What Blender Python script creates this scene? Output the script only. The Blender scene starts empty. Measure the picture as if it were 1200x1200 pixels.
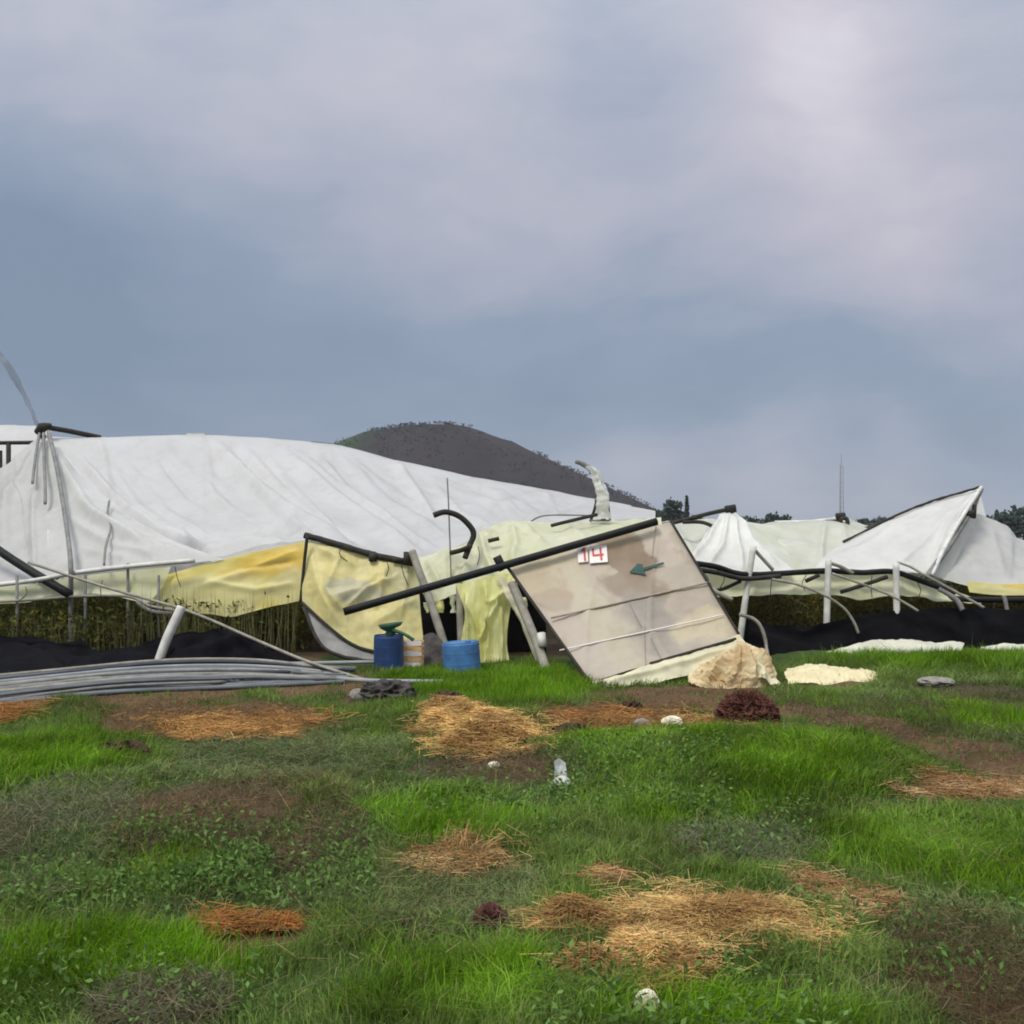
import bpy, math, random
import numpy as np
from mathutils import Vector, noise as mnoise

R = math.radians
random.seed(7)
rng = np.random.default_rng(11)
scene = bpy.context.scene
COL = scene.collection

# ------------------------------------------------------------------ camera
F, HY, EYE = 1287.0, 630.0, 1.7          # focal length and horizon in photo pixels, eye height
cam_d = bpy.data.cameras.new('camera')
cam = bpy.data.objects.new('camera', cam_d)
COL.objects.link(cam)
cam.location = (0, 0, EYE)
cam.rotation_euler = (R(90), 0, 0)
cam_d.sensor_width = 36.0
cam_d.lens = F / 1200.0 * 36.0
cam_d.shift_y = (HY - 600.0) / 1200.0
cam_d.clip_start = 0.1
cam_d.clip_end = 8000.0
scene.camera = cam

# ------------------------------------------------------------------ sky, sun, exposure
SUN_EL, SUN_AZ = 58.0, 215.0             # azimuth clockwise from +Y (the view direction): behind, to the left
world = bpy.data.worlds.new('World')
scene.world = world
world.use_nodes = True
wn, wl = world.node_tree.nodes, world.node_tree.links
wn.clear()


def N(tree, kind, **kw):
    n = tree.nodes.new(kind)
    for k, v in kw.items():
        setattr(n, k, v)
    return n


def math_node(tree, op, a, b=None, c=None, clamp=False):
    n = N(tree, 'ShaderNodeMath', operation=op, use_clamp=clamp)
    for i, v in enumerate((a, b, c)):
        if v is None:
            continue
        if isinstance(v, (int, float)):
            n.inputs[i].default_value = v
        else:
            tree.links.new(v, n.inputs[i])
    return n.outputs[0]


def mix_col(tree, fac, a, b, blend='MIX'):
    n = N(tree, 'ShaderNodeMix', data_type='RGBA', blend_type=blend)
    for s, v in ((n.inputs[0], fac), (n.inputs[6], a), (n.inputs[7], b)):
        if isinstance(v, (int, float)):
            s.default_value = v
        elif isinstance(v, tuple):
            s.default_value = (*v, 1.0) if len(v) == 3 else v
        else:
            tree.links.new(v, s)
    return n.outputs[2]


def build_sky():
    t = world.node_tree
    out = N(t, 'ShaderNodeOutputWorld')
    bg_sky = N(t, 'ShaderNodeBackground')
    bg_cloud = N(t, 'ShaderNodeBackground')
    sky = N(t, 'ShaderNodeTexSky', sky_type='NISHITA', sun_disc=False)
    sky.sun_elevation = R(SUN_EL)
    sky.sun_rotation = R(SUN_AZ)
    t.links.new(sky.outputs[0], bg_sky.inputs[0])
    bg_sky.inputs[1].default_value = 0.06
    tc = N(t, 'ShaderNodeTexCoord')
    sep = N(t, 'ShaderNodeSeparateXYZ')
    t.links.new(tc.outputs['Generated'], sep.inputs[0])
    # distort the direction so that cloud edges wander
    n0 = N(t, 'ShaderNodeTexNoise')
    n0.inputs['Scale'].default_value = 3.0
    n0.inputs['Detail'].default_value = 4.0
    t.links.new(tc.outputs['Generated'], n0.inputs['Vector'])
    sub = N(t, 'ShaderNodeVectorMath', operation='SUBTRACT')
    t.links.new(n0.outputs['Color'], sub.inputs[0])
    sub.inputs[1].default_value = (0.5, 0.5, 0.5)
    mad = N(t, 'ShaderNodeVectorMath', operation='MULTIPLY_ADD')
    t.links.new(sub.outputs[0], mad.inputs[0])
    mad.inputs[1].default_value = (0.16, 0.16, 0.16)
    t.links.new(tc.outputs['Generated'], mad.inputs[2])
    nrm = N(t, 'ShaderNodeVectorMath', operation='NORMALIZE')
    t.links.new(mad.outputs[0], nrm.inputs[0])
    # flattened coordinates: clouds stretch out sideways toward the horizon
    mp = N(t, 'ShaderNodeMapping')
    mp.inputs['Scale'].default_value = (1.0, 1.0, 2.6)
    t.links.new(nrm.outputs[0], mp.inputs[0])

    def noise(scale, detail, rough=0.5, off=0.0):
        n = N(t, 'ShaderNodeTexNoise')
        m2 = N(t, 'ShaderNodeVectorMath', operation='ADD')
        t.links.new(mp.outputs[0], m2.inputs[0])
        m2.inputs[1].default_value = (off, off * 0.7, -off)
        t.links.new(m2.outputs[0], n.inputs['Vector'])
        n.inputs['Scale'].default_value = scale
        n.inputs['Detail'].default_value = detail
        n.inputs['Roughness'].default_value = rough
        return n.outputs['Fac']
    big = noise(2.2, 3.0, 0.5, 3.1)
    mid = noise(5.0, 5.0, 0.55, 1.7)
    small = noise(13.0, 5.0, 0.6, 8.2)

    def blob(px, py, wide, gain):
        d = Vector(((px - 600) / F, 1.0, (HY - py) / F)).normalized()
        dt = N(t, 'ShaderNodeVectorMath', operation='DOT_PRODUCT')
        t.links.new(nrm.outputs[0], dt.inputs[0])
        dt.inputs[1].default_value = d
        k = 1.0 / (1.0 - math.cos(wide / F))
        e = math_node(t, 'MULTIPLY', math_node(t, 'SUBTRACT', dt.outputs['Value'], 1.0), k)
        return math_node(t, 'MULTIPLY', math_node(t, 'POWER', 2.718, e), gain)
    v = math_node(t, 'MULTIPLY_ADD', math_node(t, 'SUBTRACT', big, 0.5), 0.40, 0.46)
    v = math_node(t, 'MULTIPLY_ADD', math_node(t, 'SUBTRACT', mid, 0.5), 0.36, v)
    v = math_node(t, 'MULTIPLY_ADD', math_node(t, 'SUBTRACT', small, 0.5), 0.16, v)
    for b in CLOUDS:
        v = math_node(t, 'ADD', v, blob(*b))
    ramp = N(t, 'ShaderNodeValToRGB')
    cr = ramp.color_ramp
    cr.elements[0].position = 0.12
    cr.elements[0].color = (0.175, 0.235, 0.325, 1)
    cr.elements[1].position = 0.95
    cr.elements[1].color = (0.555, 0.560, 0.625, 1)
    for p, c in ((0.34, (0.230, 0.290, 0.390)), (0.52, (0.330, 0.362, 0.450)), (0.70, (0.420, 0.420, 0.500))):
        e = cr.elements.new(p)
        e.color = (*c, 1)
    t.links.new(v, ramp.inputs[0])
    # overcast sky: brighter toward the zenith all round
    up = math_node(t, 'MAXIMUM', sep.outputs['Z'], 0.0)
    u3 = math_node(t, 'POWER', up, 3.0)
    gain = N(t, 'ShaderNodeCombineXYZ')
    for k, (hi, lo) in enumerate(((3.05, 0.72), (2.75, 0.70), (2.25, 0.69))):
        t.links.new(math_node(t, 'MULTIPLY_ADD', u3, hi, lo), gain.inputs[k])
    vm = N(t, 'ShaderNodeVectorMath', operation='MULTIPLY')
    t.links.new(ramp.outputs[0], vm.inputs[0])
    t.links.new(gain.outputs[0], vm.inputs[1])
    t.links.new(vm.outputs[0], bg_cloud.inputs[0])
    bg_cloud.inputs[1].default_value = 1.0
    ms = N(t, 'ShaderNodeMixShader')
    ms.inputs[0].default_value = 0.92
    t.links.new(bg_sky.outputs[0], ms.inputs[1])
    t.links.new(bg_cloud.outputs[0], ms.inputs[2])
    t.links.new(ms.outputs[0], out.inputs[0])


# soft cloud masses: direction (as photo pixels), angular size, brightness
CLOUDS = [(60, 400, 180, -0.32), (250, 470, 190, -0.14), (20, 230, 110, -0.10), (450, 430, 150, -0.10), (540, 190, 170, 0.20),
          (940, 120, 110, 0.26), (1080, 240, 130, 0.24), (990, 30, 90, 0.10), (700, 260, 120, 0.06), (1150, 90, 70, -0.08), (840, 440, 200, -0.07),
          (1080, 500, 130, -0.12), (640, 480, 170, -0.18), (900, 470, 150, -0.10), (880, 560, 70, 0.20), (1040, 565, 70, 0.18), (740, 555, 55, 0.18),
          (700, 30, 150, -0.12), (120, 60, 150, 0.06), (360, 330, 140, 0.02), (1170, 540, 70, -0.04)]
build_sky()

sun_d = bpy.data.lights.new('sun', 'SUN')
sun_d.energy = 1.5
sun_d.angle = R(18)
sun_d.color = (1.0, 0.945, 0.86)
sun = bpy.data.objects.new('sun', sun_d)
COL.objects.link(sun)
sdir = Vector((math.sin(R(SUN_AZ)) * math.cos(R(SUN_EL)), math.cos(R(SUN_AZ)) * math.cos(R(SUN_EL)), math.sin(R(SUN_EL))))
sun.rotation_euler = (-sdir).to_track_quat('-Z', 'Y').to_euler()

vs = scene.view_settings
vs.view_transform = 'Standard'
vs.look = 'None'
vs.exposure = 0.74
vs.gamma = 1.0
vs.use_curve_mapping = False
scene.render.engine = 'CYCLES'
scene.cycles.use_denoising = True
scene.cycles.max_bounces = 8
scene.cycles.transparent_max_bounces = 16
scene.cycles.volume_bounces = 0
scene.cycles.filter_width = 1.9
scene.cycles.caustics_reflective = False
scene.cycles.caustics_refractive = False


# ------------------------------------------------------------------ helpers
def P(px, py, d):
    """the point that stands d metres away, from where it shows in the photo"""
    return Vector(((px - 600.0) * d / F, d, EYE - (py - HY) * d / F))


def dg(py):
    return EYE * F / (py - HY)


def G(px, py):
    return P(px, py, dg(py))


def vnoise(x, y, seed=0):
    x = np.asarray(x, float)
    y = np.asarray(y, float)
    xi = np.floor(x).astype(np.int64)
    yi = np.floor(y).astype(np.int64)
    fx, fy = x - xi, y - yi
    fx = fx * fx * (3 - 2 * fx)
    fy = fy * fy * (3 - 2 * fy)

    def h(a, b):
        n = (a * 374761393 + b * 668265263 + seed * 1442695041) & 0x7fffffff
        n = ((n ^ (n >> 13)) * 1274126177) & 0x7fffffff
        return ((n ^ (n >> 16)) & 0xffff) / 65535.0
    return (h(xi, yi) * (1 - fx) + h(xi + 1, yi) * fx) * (1 - fy) + (h(xi, yi + 1) * (1 - fx) + h(xi + 1, yi + 1) * fx) * fy


def fbm(x, y, seed=0, o=3):
    v, a, s = 0.0, 0.5, 0.0
    for k in range(o):
        v = v + a * vnoise(np.asarray(x) * 2 ** k, np.asarray(y) * 2 ** k, seed + k * 17)
        s += a
        a *= 0.5
    return v / s


def smooth(a, b, x):
    t = np.clip((x - a) / (b - a), 0, 1)
    return t * t * (3 - 2 * t)


def ell(box, x, y, wob=0.35, seed=0):
    """soft membership of an uneven patch on the ground, given by its box in the photo"""
    x0, y0, x1, y1 = box
    d0, d1 = dg(y1), dg(y0)
    dm = 0.5 * (d0 + d1)
    cx = ((x0 + x1) / 2 - 600) * dm / F
    rx = (x1 - x0) / 2 * dm / F
    ry = max(0.5 * (d1 - d0), 0.05)
    r = np.sqrt(((x - cx) / rx) ** 2 + ((y - dm) / ry) ** 2)
    r = r + wob * (fbm(x * 2.2 + seed * 3.1, y * 1.6, 40 + seed, 3) - 0.5) * 2
    return smooth(1.12, 0.72, r)


BANKS = [((900, 755, 1320, 800), 0.15), ((450, 778, 690, 815), 0.10), ((-150, 900, 420, 1010), 0.10), ((640, 860, 1080, 940), 0.10),
         ((620, 1040, 960, 1150), 0.05)]


def terrain(x, y):
    x = np.asarray(x, float)
    y = np.asarray(y, float)
    near = smooth(17.0, 12.0, y)
    z = 0.16 * (fbm(x * 0.45, y * 0.45, 3, 2) - 0.5) + 0.07 * (fbm(x * 1.7, y * 1.7, 9, 2) - 0.5)
    z = z * (0.15 + 0.85 * near) * smooth(60, 30, y)
    for i, (b, h) in enumerate(BANKS):
        z = z + h * ell(b, x, y, 0.2, 70 + i) * smooth(16.4, 15.2, y)
    # the pipes and the wreckage lie on flat ground
    flat = smooth(10.8, 11.8, y) * smooth(0.6, -0.8, x)
    return z * (1 - 0.85 * flat)


def tz(x, y):
    return float(terrain(np.array([x]), np.array([y]))[0])


def link(o, parent=None):
    COL.objects.link(o)
    if parent is not None:
        o.parent = parent
    return o


def tag(o, label=None, cat=None, group=None, kind=None):
    for k, v in (('label', label), ('category', cat), ('group', group), ('kind', kind)):
        if v:
            o[k] = v
    return o


def thing(name, label, cat, loc=(0, 0, 0), group=None):
    o = bpy.data.objects.new(name, None)
    o.empty_display_size = 0.2
    o.location = loc
    link(o)
    return tag(o, label, cat, group)


class MB:
    """collects one mesh"""

    def __init__(self):
        self.v, self.f, self.uv = [], [], None

    def add(self, v, f):
        n = len(self.v)
        self.v += [tuple(p) for p in v]
        self.f += [tuple(i + n for i in q) for q in f]
        return self

    def tube(self, pts, r, sides=8, caps=True, step=None, wob=0.0, smooth_path=True):
        pts = [Vector(p) for p in pts]
        rr = r if isinstance(r, (list, tuple)) else [r] * len(pts)
        if len(pts) > 2 and smooth_path:
            q, q2 = [], []
            for i in range(len(pts) - 1):
                p0, p1, p2, p3 = pts[max(i - 1, 0)], pts[i], pts[i + 1], pts[min(i + 2, len(pts) - 1)]
                for k in range(6):
                    u = k / 6
                    q.append(0.5 * ((2 * p1) + (p2 - p0) * u + (2 * p0 - 5 * p1 + 4 * p2 - p3) * u * u + (3 * p1 - p0 - 3 * p2 + p3) * u ** 3))
                    q2.append(rr[i] * (1 - u) + rr[i + 1] * u)
            q.append(pts[-1])
            q2.append(rr[-1])
            pts, rr = q, q2
        vs_, fs = [], []
        up = Vector((0.13, 0.31, 0.94))
        for i, p in enumerate(pts):
            t = (pts[min(i + 1, len(pts) - 1)] - pts[max(i - 1, 0)]).normalized()
            a = t.cross(up)
            if a.length < 1e-3:
                a = t.cross(Vector((1, 0, 0)))
            a.normalize()
            b = t.cross(a)
            for k in range(sides):
                an = 2 * math.pi * k / sides
                w = 1 + wob * (random.random() - 0.5) * 2
                vs_.append(p + (a * math.cos(an) + b * math.sin(an)) * rr[i] * w)
        for i in range(len(pts) - 1):
            for k in range(sides):
                k2 = (k + 1) % sides
                fs.append((i * sides + k, i * sides + k2, (i + 1) * sides + k2, (i + 1) * sides + k))
        if caps:
            fs.append(tuple(range(sides))[::-1])
            fs.append(tuple((len(pts) - 1) * sides + k for k in range(sides)))
        return self.add(vs_, fs)

    def box(self, c, sx, sy, sz, rot=None):
        c = Vector(c)
        vs_ = []
        for x in (-1, 1):
            for y in (-1, 1):
                for z in (-1, 1):
                    p = Vector((x * sx / 2, y * sy / 2, z * sz / 2))
                    if rot is not None:
                        p = rot @ p
                    vs_.append(c + p)
        return self.add(vs_, [(0, 1, 3, 2), (4, 6, 7, 5), (0, 4, 5, 1), (2, 3, 7, 6), (0, 2, 6, 4), (1, 5, 7, 3)])

    def build(self, name, mat, parent=None, shade=True, at=None):
        """one mesh object whose origin is at `at` (world)"""
        me = bpy.data.meshes.new(name)
        base = Vector(at) if at is not None else Vector((0, 0, 0))
        pl = parent.location if parent is not None else Vector((0, 0, 0))
        pp = parent
        off = base
        while pp is not None and at is None:
            off = off + pp.location
            pp = pp.parent
        me.from_pydata([tuple(Vector(p) - off) for p in self.v], [], self.f)
        if self.uv is not None:
            ul = me.uv_layers.new(name='uv')
            for poly in me.polygons:
                for li in poly.loop_indices:
                    ul.data[li].uv = self.uv[me.loops[li].vertex_index]
        me.materials.append(mat)
        if shade:
            for p in me.polygons:
                p.use_smooth = True
        me.update()
        o = bpy.data.objects.new(name, me)
        if at is not None:
            o.location = base
        return link(o, parent)


def cr(pts, u):
    """Catmull-Rom through a list of vectors, u in 0..1"""
    n = len(pts) - 1
    s = min(u * n, n - 1e-6)
    i = int(s)
    t = s - i
    p1, p2 = pts[i], pts[i + 1]
    p0 = pts[i - 1] if i > 0 else p1 * 2 - p2
    p3 = pts[i + 2] if i + 2 <= n else p2 * 2 - p1
    return 0.5 * ((2 * p1) + (p2 - p0) * t + (2 * p0 - 5 * p1 + 4 * p2 - p3) * t * t + (3 * p1 - p0 - 3 * p2 + p3) * t ** 3)


def crumpled(net, nu, nv, folds, rough, jit, seed):
    """film crushed into hard facets"""
    mm = sheet(net, nu, nv, folds, rough, (0.0, 1.0), (0.05, 0), seed=seed)
    rr = random.Random(seed)
    mm.v = [tuple(c + rr.uniform(-jit, jit) for c in p) for p in mm.v]
    f = []
    for q in mm.f:
        f += [(q[0], q[1], q[2]), (q[0], q[2], q[3])] if rr.random() < 0.5 else [(q[0], q[1], q[3]), (q[1], q[2], q[3])]
    mm.f = f
    return mm


def sheet(net, nu, nv, folds=(), crumple=(0.02, 1.5), fine=(0.004, 9.0), ragged=(0, 0), seed=0, stretch=None):
    """a film hung over a net of control points (px, py, d); folds are creases (polyline, width px, height m)"""
    rows = [[P(*c) for c in row] for row in net]
    m = MB()
    m.uv = []
    grid = []
    for j in range(nv + 1):
        v = j / nv
        line = []
        for i in range(nu + 1):
            u = i / nu
            uu = u
            line.append(cr([cr(r, uu) for r in rows], v))
        grid.append(line)
    sv = Vector((seed * 7.3, seed * 3.7, seed * 1.9))
    st = stretch or (1, 1, 1)
    A = np.array([[tuple(p) for p in row] for row in grid])
    H_ = np.zeros(A.shape[:2])
    px, py = 600 + F * A[..., 0] / A[..., 1], HY + F * (EYE - A[..., 2]) / A[..., 1]
    for poly, w, hh in folds:
        bd = np.full(px.shape, 1e9)
        bt = np.zeros(px.shape)
        bs = np.ones(px.shape)
        nseg = len(poly) - 1
        for k in range(nseg):
            (ax, ay), (bx, by) = poly[k], poly[k + 1]
            dx, dy = bx - ax, by - ay
            t_ = np.clip(((px - ax) * dx + (py - ay) * dy) / (dx * dx + dy * dy), 0, 1)
            dd = np.hypot(px - ax - t_ * dx, py - ay - t_ * dy)
            sd = np.where((px - ax) * dy - (py - ay) * dx >= 0, 1.0, -1.0)
            less = dd < bd
            bd, bt, bs = np.where(less, dd, bd), np.where(less, (k + t_) / nseg, bt), np.where(less, sd, bs)
        fade = np.clip(np.minimum(bt * 5, (1 - bt) * 5), 0, 1)
        x = bd / w
        # sharp on one side, soft on the other, as gathered film is
        H_ += hh * fade * np.where(bs > 0, np.exp(-x * 2.2), np.exp(-x * x * 0.8))
    out = []
    for j in range(nv + 1):
        for i in range(nu + 1):
            p = grid[j][i]
            a = grid[j][min(i + 1, nu)] - grid[j][max(i - 1, 0)]
            b = grid[min(j + 1, nv)][i] - grid[max(j - 1, 0)][i]
            n = a.cross(b)
            n = n.normalized() if n.length > 1e-9 else Vector((0, -1, 0))
            if n.y > 0:
                n = -n
            q = Vector((p.x * st[0], p.y * st[1], p.z * st[2]))
            h = crumple[0] * (mnoise.fractal(q * crumple[1] + sv, 0.9, 2.1, 4)) + fine[0] * mnoise.noise(q * fine[1] + sv) + H_[j, i]
            e = 0
            if ragged[0] and j in (0, nv) and (j == nv or ragged[1]):
                e = ragged[0] * mnoise.noise(Vector((p.x * 3.1 + seed, p.z, 0.5)))
            out.append(p + n * h + Vector((0, 0, e)))
            m.uv.append((i / nu, j / nv))
    m.v = [tuple(p) for p in out]
    W_ = nu + 1
    m.f = [(j * W_ + i, j * W_ + i + 1, (j + 1) * W_ + i + 1, (j + 1) * W_ + i) for j in range(nv) for i in range(nu)]
    return m


# ------------------------------------------------------------------ materials
def new_mat(name):
    m = bpy.data.materials.new(name)
    m.use_nodes = True
    m.node_tree.nodes.clear()
    return m, m.node_tree


def obj_noise(t, scale, detail=4, rough=0.55, stretch=(1, 1, 1)):
    tc = N(t, 'ShaderNodeTexCoord')
    mp = N(t, 'ShaderNodeMapping')
    mp.inputs['Scale'].default_value = stretch
    t.links.new(tc.outputs['Object'], mp.inputs[0])
    n = N(t, 'ShaderNodeTexNoise')
    n.inputs['Scale'].default_value = scale
    n.inputs['Detail'].default_value = detail
    n.inputs['Roughness'].default_value = rough
    t.links.new(mp.outputs[0], n.inputs['Vector'])
    return n.outputs['Fac']


def ramp2(t, fac, a, b, lo=0.3, hi=0.7):
    r = N(t, 'ShaderNodeValToRGB')
    r.color_ramp.elements[0].position = lo
    r.color_ramp.elements[0].color = (*a, 1)
    r.color_ramp.elements[1].position = hi
    r.color_ramp.elements[1].color = (*b, 1)
    t.links.new(fac, r.inputs[0])
    return r.outputs[0]


def solid(name, a, b=None, scale=6.0, rough=0.7, bump=0.15, bscale=40.0, spec=0.3, metal=0.0, stretch=(1, 1, 1)):
    m, t = new_mat(name)
    b = b or tuple(c * 0.6 for c in a)
    out = N(t, 'ShaderNodeOutputMaterial')
    bs = N(t, 'ShaderNodeBsdfPrincipled')
    bs.inputs['Roughness'].default_value = rough
    bs.inputs['Specular IOR Level'].default_value = spec
    bs.inputs['Metallic'].default_value = metal
    t.links.new(ramp2(t, obj_noise(t, scale, 5, 0.6, stretch), b, a), bs.inputs['Base Color'])
    if bump:
        bp = N(t, 'ShaderNodeBump')
        bp.inputs['Strength'].default_value = bump
        bp.inputs['Distance'].default_value = 0.01
        t.links.new(obj_noise(t, bscale, 4, 0.6, stretch), bp.inputs['Height'])
        t.links.new(bp.outputs[0], bs.inputs['Normal'])
    t.links.new(bs.outputs[0], out.inputs[0])
    return m


def film(name, a, b, clear=0.1, glow=0.45, scale=1.2, rough=0.45, stains=(), grime=None, stretch=(1, 1, 1), lo=0.35, hi=0.65, bump=0.1):
    """greenhouse film: part diffuse, part translucent, a little clear; stains are blotches of dirt in the sheet's own u, v"""
    m, t = new_mat(name)
    out = N(t, 'ShaderNodeOutputMaterial')
    colr = ramp2(t, obj_noise(t, scale, 4, 0.55, stretch), b, a, lo, hi)
    uv = N(t, 'ShaderNodeUVMap')
    if stains:
        sp = N(t, 'ShaderNodeSeparateXYZ')
        wob = N(t, 'ShaderNodeTexNoise')
        wob.inputs['Scale'].default_value = 5.0
        wob.inputs['Detail'].default_value = 4.0
        t.links.new(uv.outputs[0], wob.inputs['Vector'])
        s1 = N(t, 'ShaderNodeVectorMath', operation='SUBTRACT')
        t.links.new(wob.outputs['Color'], s1.inputs[0])
        s1.inputs[1].default_value = (0.5, 0.5, 0.5)
        s2 = N(t, 'ShaderNodeVectorMath', operation='MULTIPLY_ADD')
        t.links.new(s1.outputs[0], s2.inputs[0])
        s2.inputs[1].default_value = (0.26, 0.26, 0)
        t.links.new(uv.outputs[0], s2.inputs[2])
        t.links.new(s2.outputs[0], sp.inputs[0])
        for (u0, v0, ru, rv, c, k) in stains:
            du = math_node(t, 'MULTIPLY', math_node(t, 'SUBTRACT', sp.outputs[0], u0), 1 / ru)
            dv = math_node(t, 'MULTIPLY', math_node(t, 'SUBTRACT', sp.outputs[1], v0), 1 / rv)
            r2 = math_node(t, 'ADD', math_node(t, 'MULTIPLY', du, du), math_node(t, 'MULTIPLY', dv, dv))
            mr = N(t, 'ShaderNodeMapRange', interpolation_type='SMOOTHSTEP')
            mr.inputs['From Min'].default_value = 1.35
            mr.inputs['From Max'].default_value = 0.55
            mr.inputs['To Min'].default_value = 0.0
            mr.inputs['To Max'].default_value = k
            t.links.new(r2, mr.inputs['Value'])
            colr = mix_col(t, mr.outputs[0], colr, c)
    if grime:
        g = ramp2(t, obj_noise(t, 3.5, 6, 0.7, (1.0, 1.0, 0.35)), (0, 0, 0), (1, 1, 1), 0.48, 0.75)
        colr = mix_col(t, math_node(t, 'MULTIPLY', g, grime[1]), colr, grime[0])
    pr = N(t, 'ShaderNodeBsdfPrincipled')
    pr.inputs['Roughness'].default_value = rough
    pr.inputs['Specular IOR Level'].default_value = 0.25
    t.links.new(colr, pr.inputs['Base Color'])
    tl = N(t, 'ShaderNodeBsdfTranslucent')
    t.links.new(colr, tl.inputs[0])
    tr = N(t, 'ShaderNodeBsdfTransparent')
    bp = N(t, 'ShaderNodeBump')
    bp.inputs['Strength'].default_value = bump
    bp.inputs['Distance'].default_value = 0.02
    t.links.new(obj_noise(t, 9, 5, 0.6, stretch), bp.inputs['Height'])
    t.links.new(bp.outputs[0], pr.inputs['Normal'])
    a1 = N(t, 'ShaderNodeMixShader')
    a1.inputs[0].default_value = glow
    t.links.new(pr.outputs[0], a1.inputs[1])
    t.links.new(tl.outputs[0], a1.inputs[2])
    a2 = N(t, 'ShaderNodeMixShader')
    a2.inputs[0].default_value = clear
    t.links.new(a1.outputs[0], a2.inputs[1])
    t.links.new(tr.outputs[0], a2.inputs[2])
    t.links.new(a2.outputs[0], out.inputs[0])
    return m


def leafy(name, attr='col', glow=0.3, rough=0.6, spec=0.03):
    """foliage that takes each blade's own colour from its attribute"""
    m, t = new_mat(name)
    out = N(t, 'ShaderNodeOutputMaterial')
    at = N(t, 'ShaderNodeAttribute', attribute_name=attr)
    pr = N(t, 'ShaderNodeBsdfPrincipled')
    pr.inputs['Roughness'].default_value = rough
    pr.inputs['Specular IOR Level'].default_value = spec
    t.links.new(at.outputs['Color'], pr.inputs['Base Color'])
    tl = N(t, 'ShaderNodeBsdfTranslucent')
    t.links.new(at.outputs['Color'], tl.inputs[0])
    mx = N(t, 'ShaderNodeMixShader')
    mx.inputs[0].default_value = glow
    t.links.new(pr.outputs[0], mx.inputs[1])
    t.links.new(tl.outputs[0], mx.inputs[2])
    t.links.new(mx.outputs[0], out.inputs[0])
    return m


M = {}
M['roof'] = film('roof_film', (0.84, 0.84, 0.83), (0.77, 0.77, 0.76), 0.09, 0.45, 0.7, 0.4, grime=((0.54, 0.52, 0.45), 0.36), bump=0.05)
M['gable'] = film('gable_film', (0.76, 0.76, 0.74), (0.66, 0.66, 0.63), 0.08, 0.42, 0.9, 0.4, grime=((0.42, 0.40, 0.34), 0.4))
M['pale'] = film('pale_green_film', (0.86, 0.86, 0.64), (0.80, 0.82, 0.52), 0.08, 0.42, 1.6, 0.4, grime=((0.42, 0.42, 0.26), 0.4))
M['lime'] = film('lime_film', (0.90, 0.91, 0.48), (0.78, 0.76, 0.26), 0.06, 0.4, 1.8, 0.4, grime=((0.42, 0.42, 0.22), 0.4), stretch=(3, 1, 0.5))
M['yellow'] = film('yellow_film', (0.92, 0.80, 0.27), (0.88, 0.74, 0.20), 0.12, 0.35, 1.0, 0.4,
                   stains=((0.80, 0.30, 0.32, 0.30, (0.88, 0.60, 0.08), 0.8), (0.35, 0.75, 0.4, 0.5, (0.92, 0.90, 0.50), 0.6), (0.95, 0.75, 0.2, 0.3, (0.84, 0.80, 0.45), 0.6)))
M['cream'] = film('cream_film', (0.90, 0.81, 0.38), (0.82, 0.72, 0.30), 0.05, 0.35, 1.6, 0.4, grime=((0.36, 0.35, 0.22), 0.5),
                  bump=0.03,
                  stains=((0.45, 0.55, 0.28, 0.16, (0.52, 0.53, 0.47), 0.6), (0.9, 0.35, 0.2, 0.3, (0.55, 0.56, 0.38), 0.5)))
M['white'] = film('white_film', (0.86, 0.86, 0.82), (0.78, 0.78, 0.74), 0.04, 0.4, 1.5, 0.4, grime=((0.5, 0.5, 0.42), 0.3))
M['grey'] = film('grey_film', (0.42, 0.42, 0.40), (0.30, 0.30, 0.29), 0.05, 0.4, 3.0, 0.45)
M['strip'] = film('torn_film', (0.36, 0.38, 0.42), (0.24, 0.26, 0.30), 0.45, 0.5, 4.0, 0.45)
M['scrap'] = film('crumpled_film', (0.88, 0.76, 0.48), (0.60, 0.43, 0.22), 0.03, 0.35, 4.0, 0.5, grime=((0.32, 0.24, 0.13), 0.5))
M['ground_film'] = film('ground_film', (0.74, 0.70, 0.48), (0.60, 0.57, 0.40), 0.0, 0.15, 4.0, 0.5, grime=((0.40, 0.36, 0.22), 0.4))
M['cream_sheet'] = film('cream_sheet_film', (0.84, 0.76, 0.48), (0.72, 0.62, 0.36), 0.0, 0.2, 4.0, 0.5)
M['pale_back'] = film('pale_back_film', (0.80, 0.81, 0.71), (0.72, 0.74, 0.60), 0.05, 0.42, 1.4, 0.4, grime=((0.5, 0.5, 0.4), 0.35))
M['ground_white'] = film('ground_white_film', (0.74, 0.74, 0.60), (0.62, 0.62, 0.50), 0.0, 0.2, 3.0, 0.5, grime=((0.42, 0.40, 0.28), 0.4))
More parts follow.
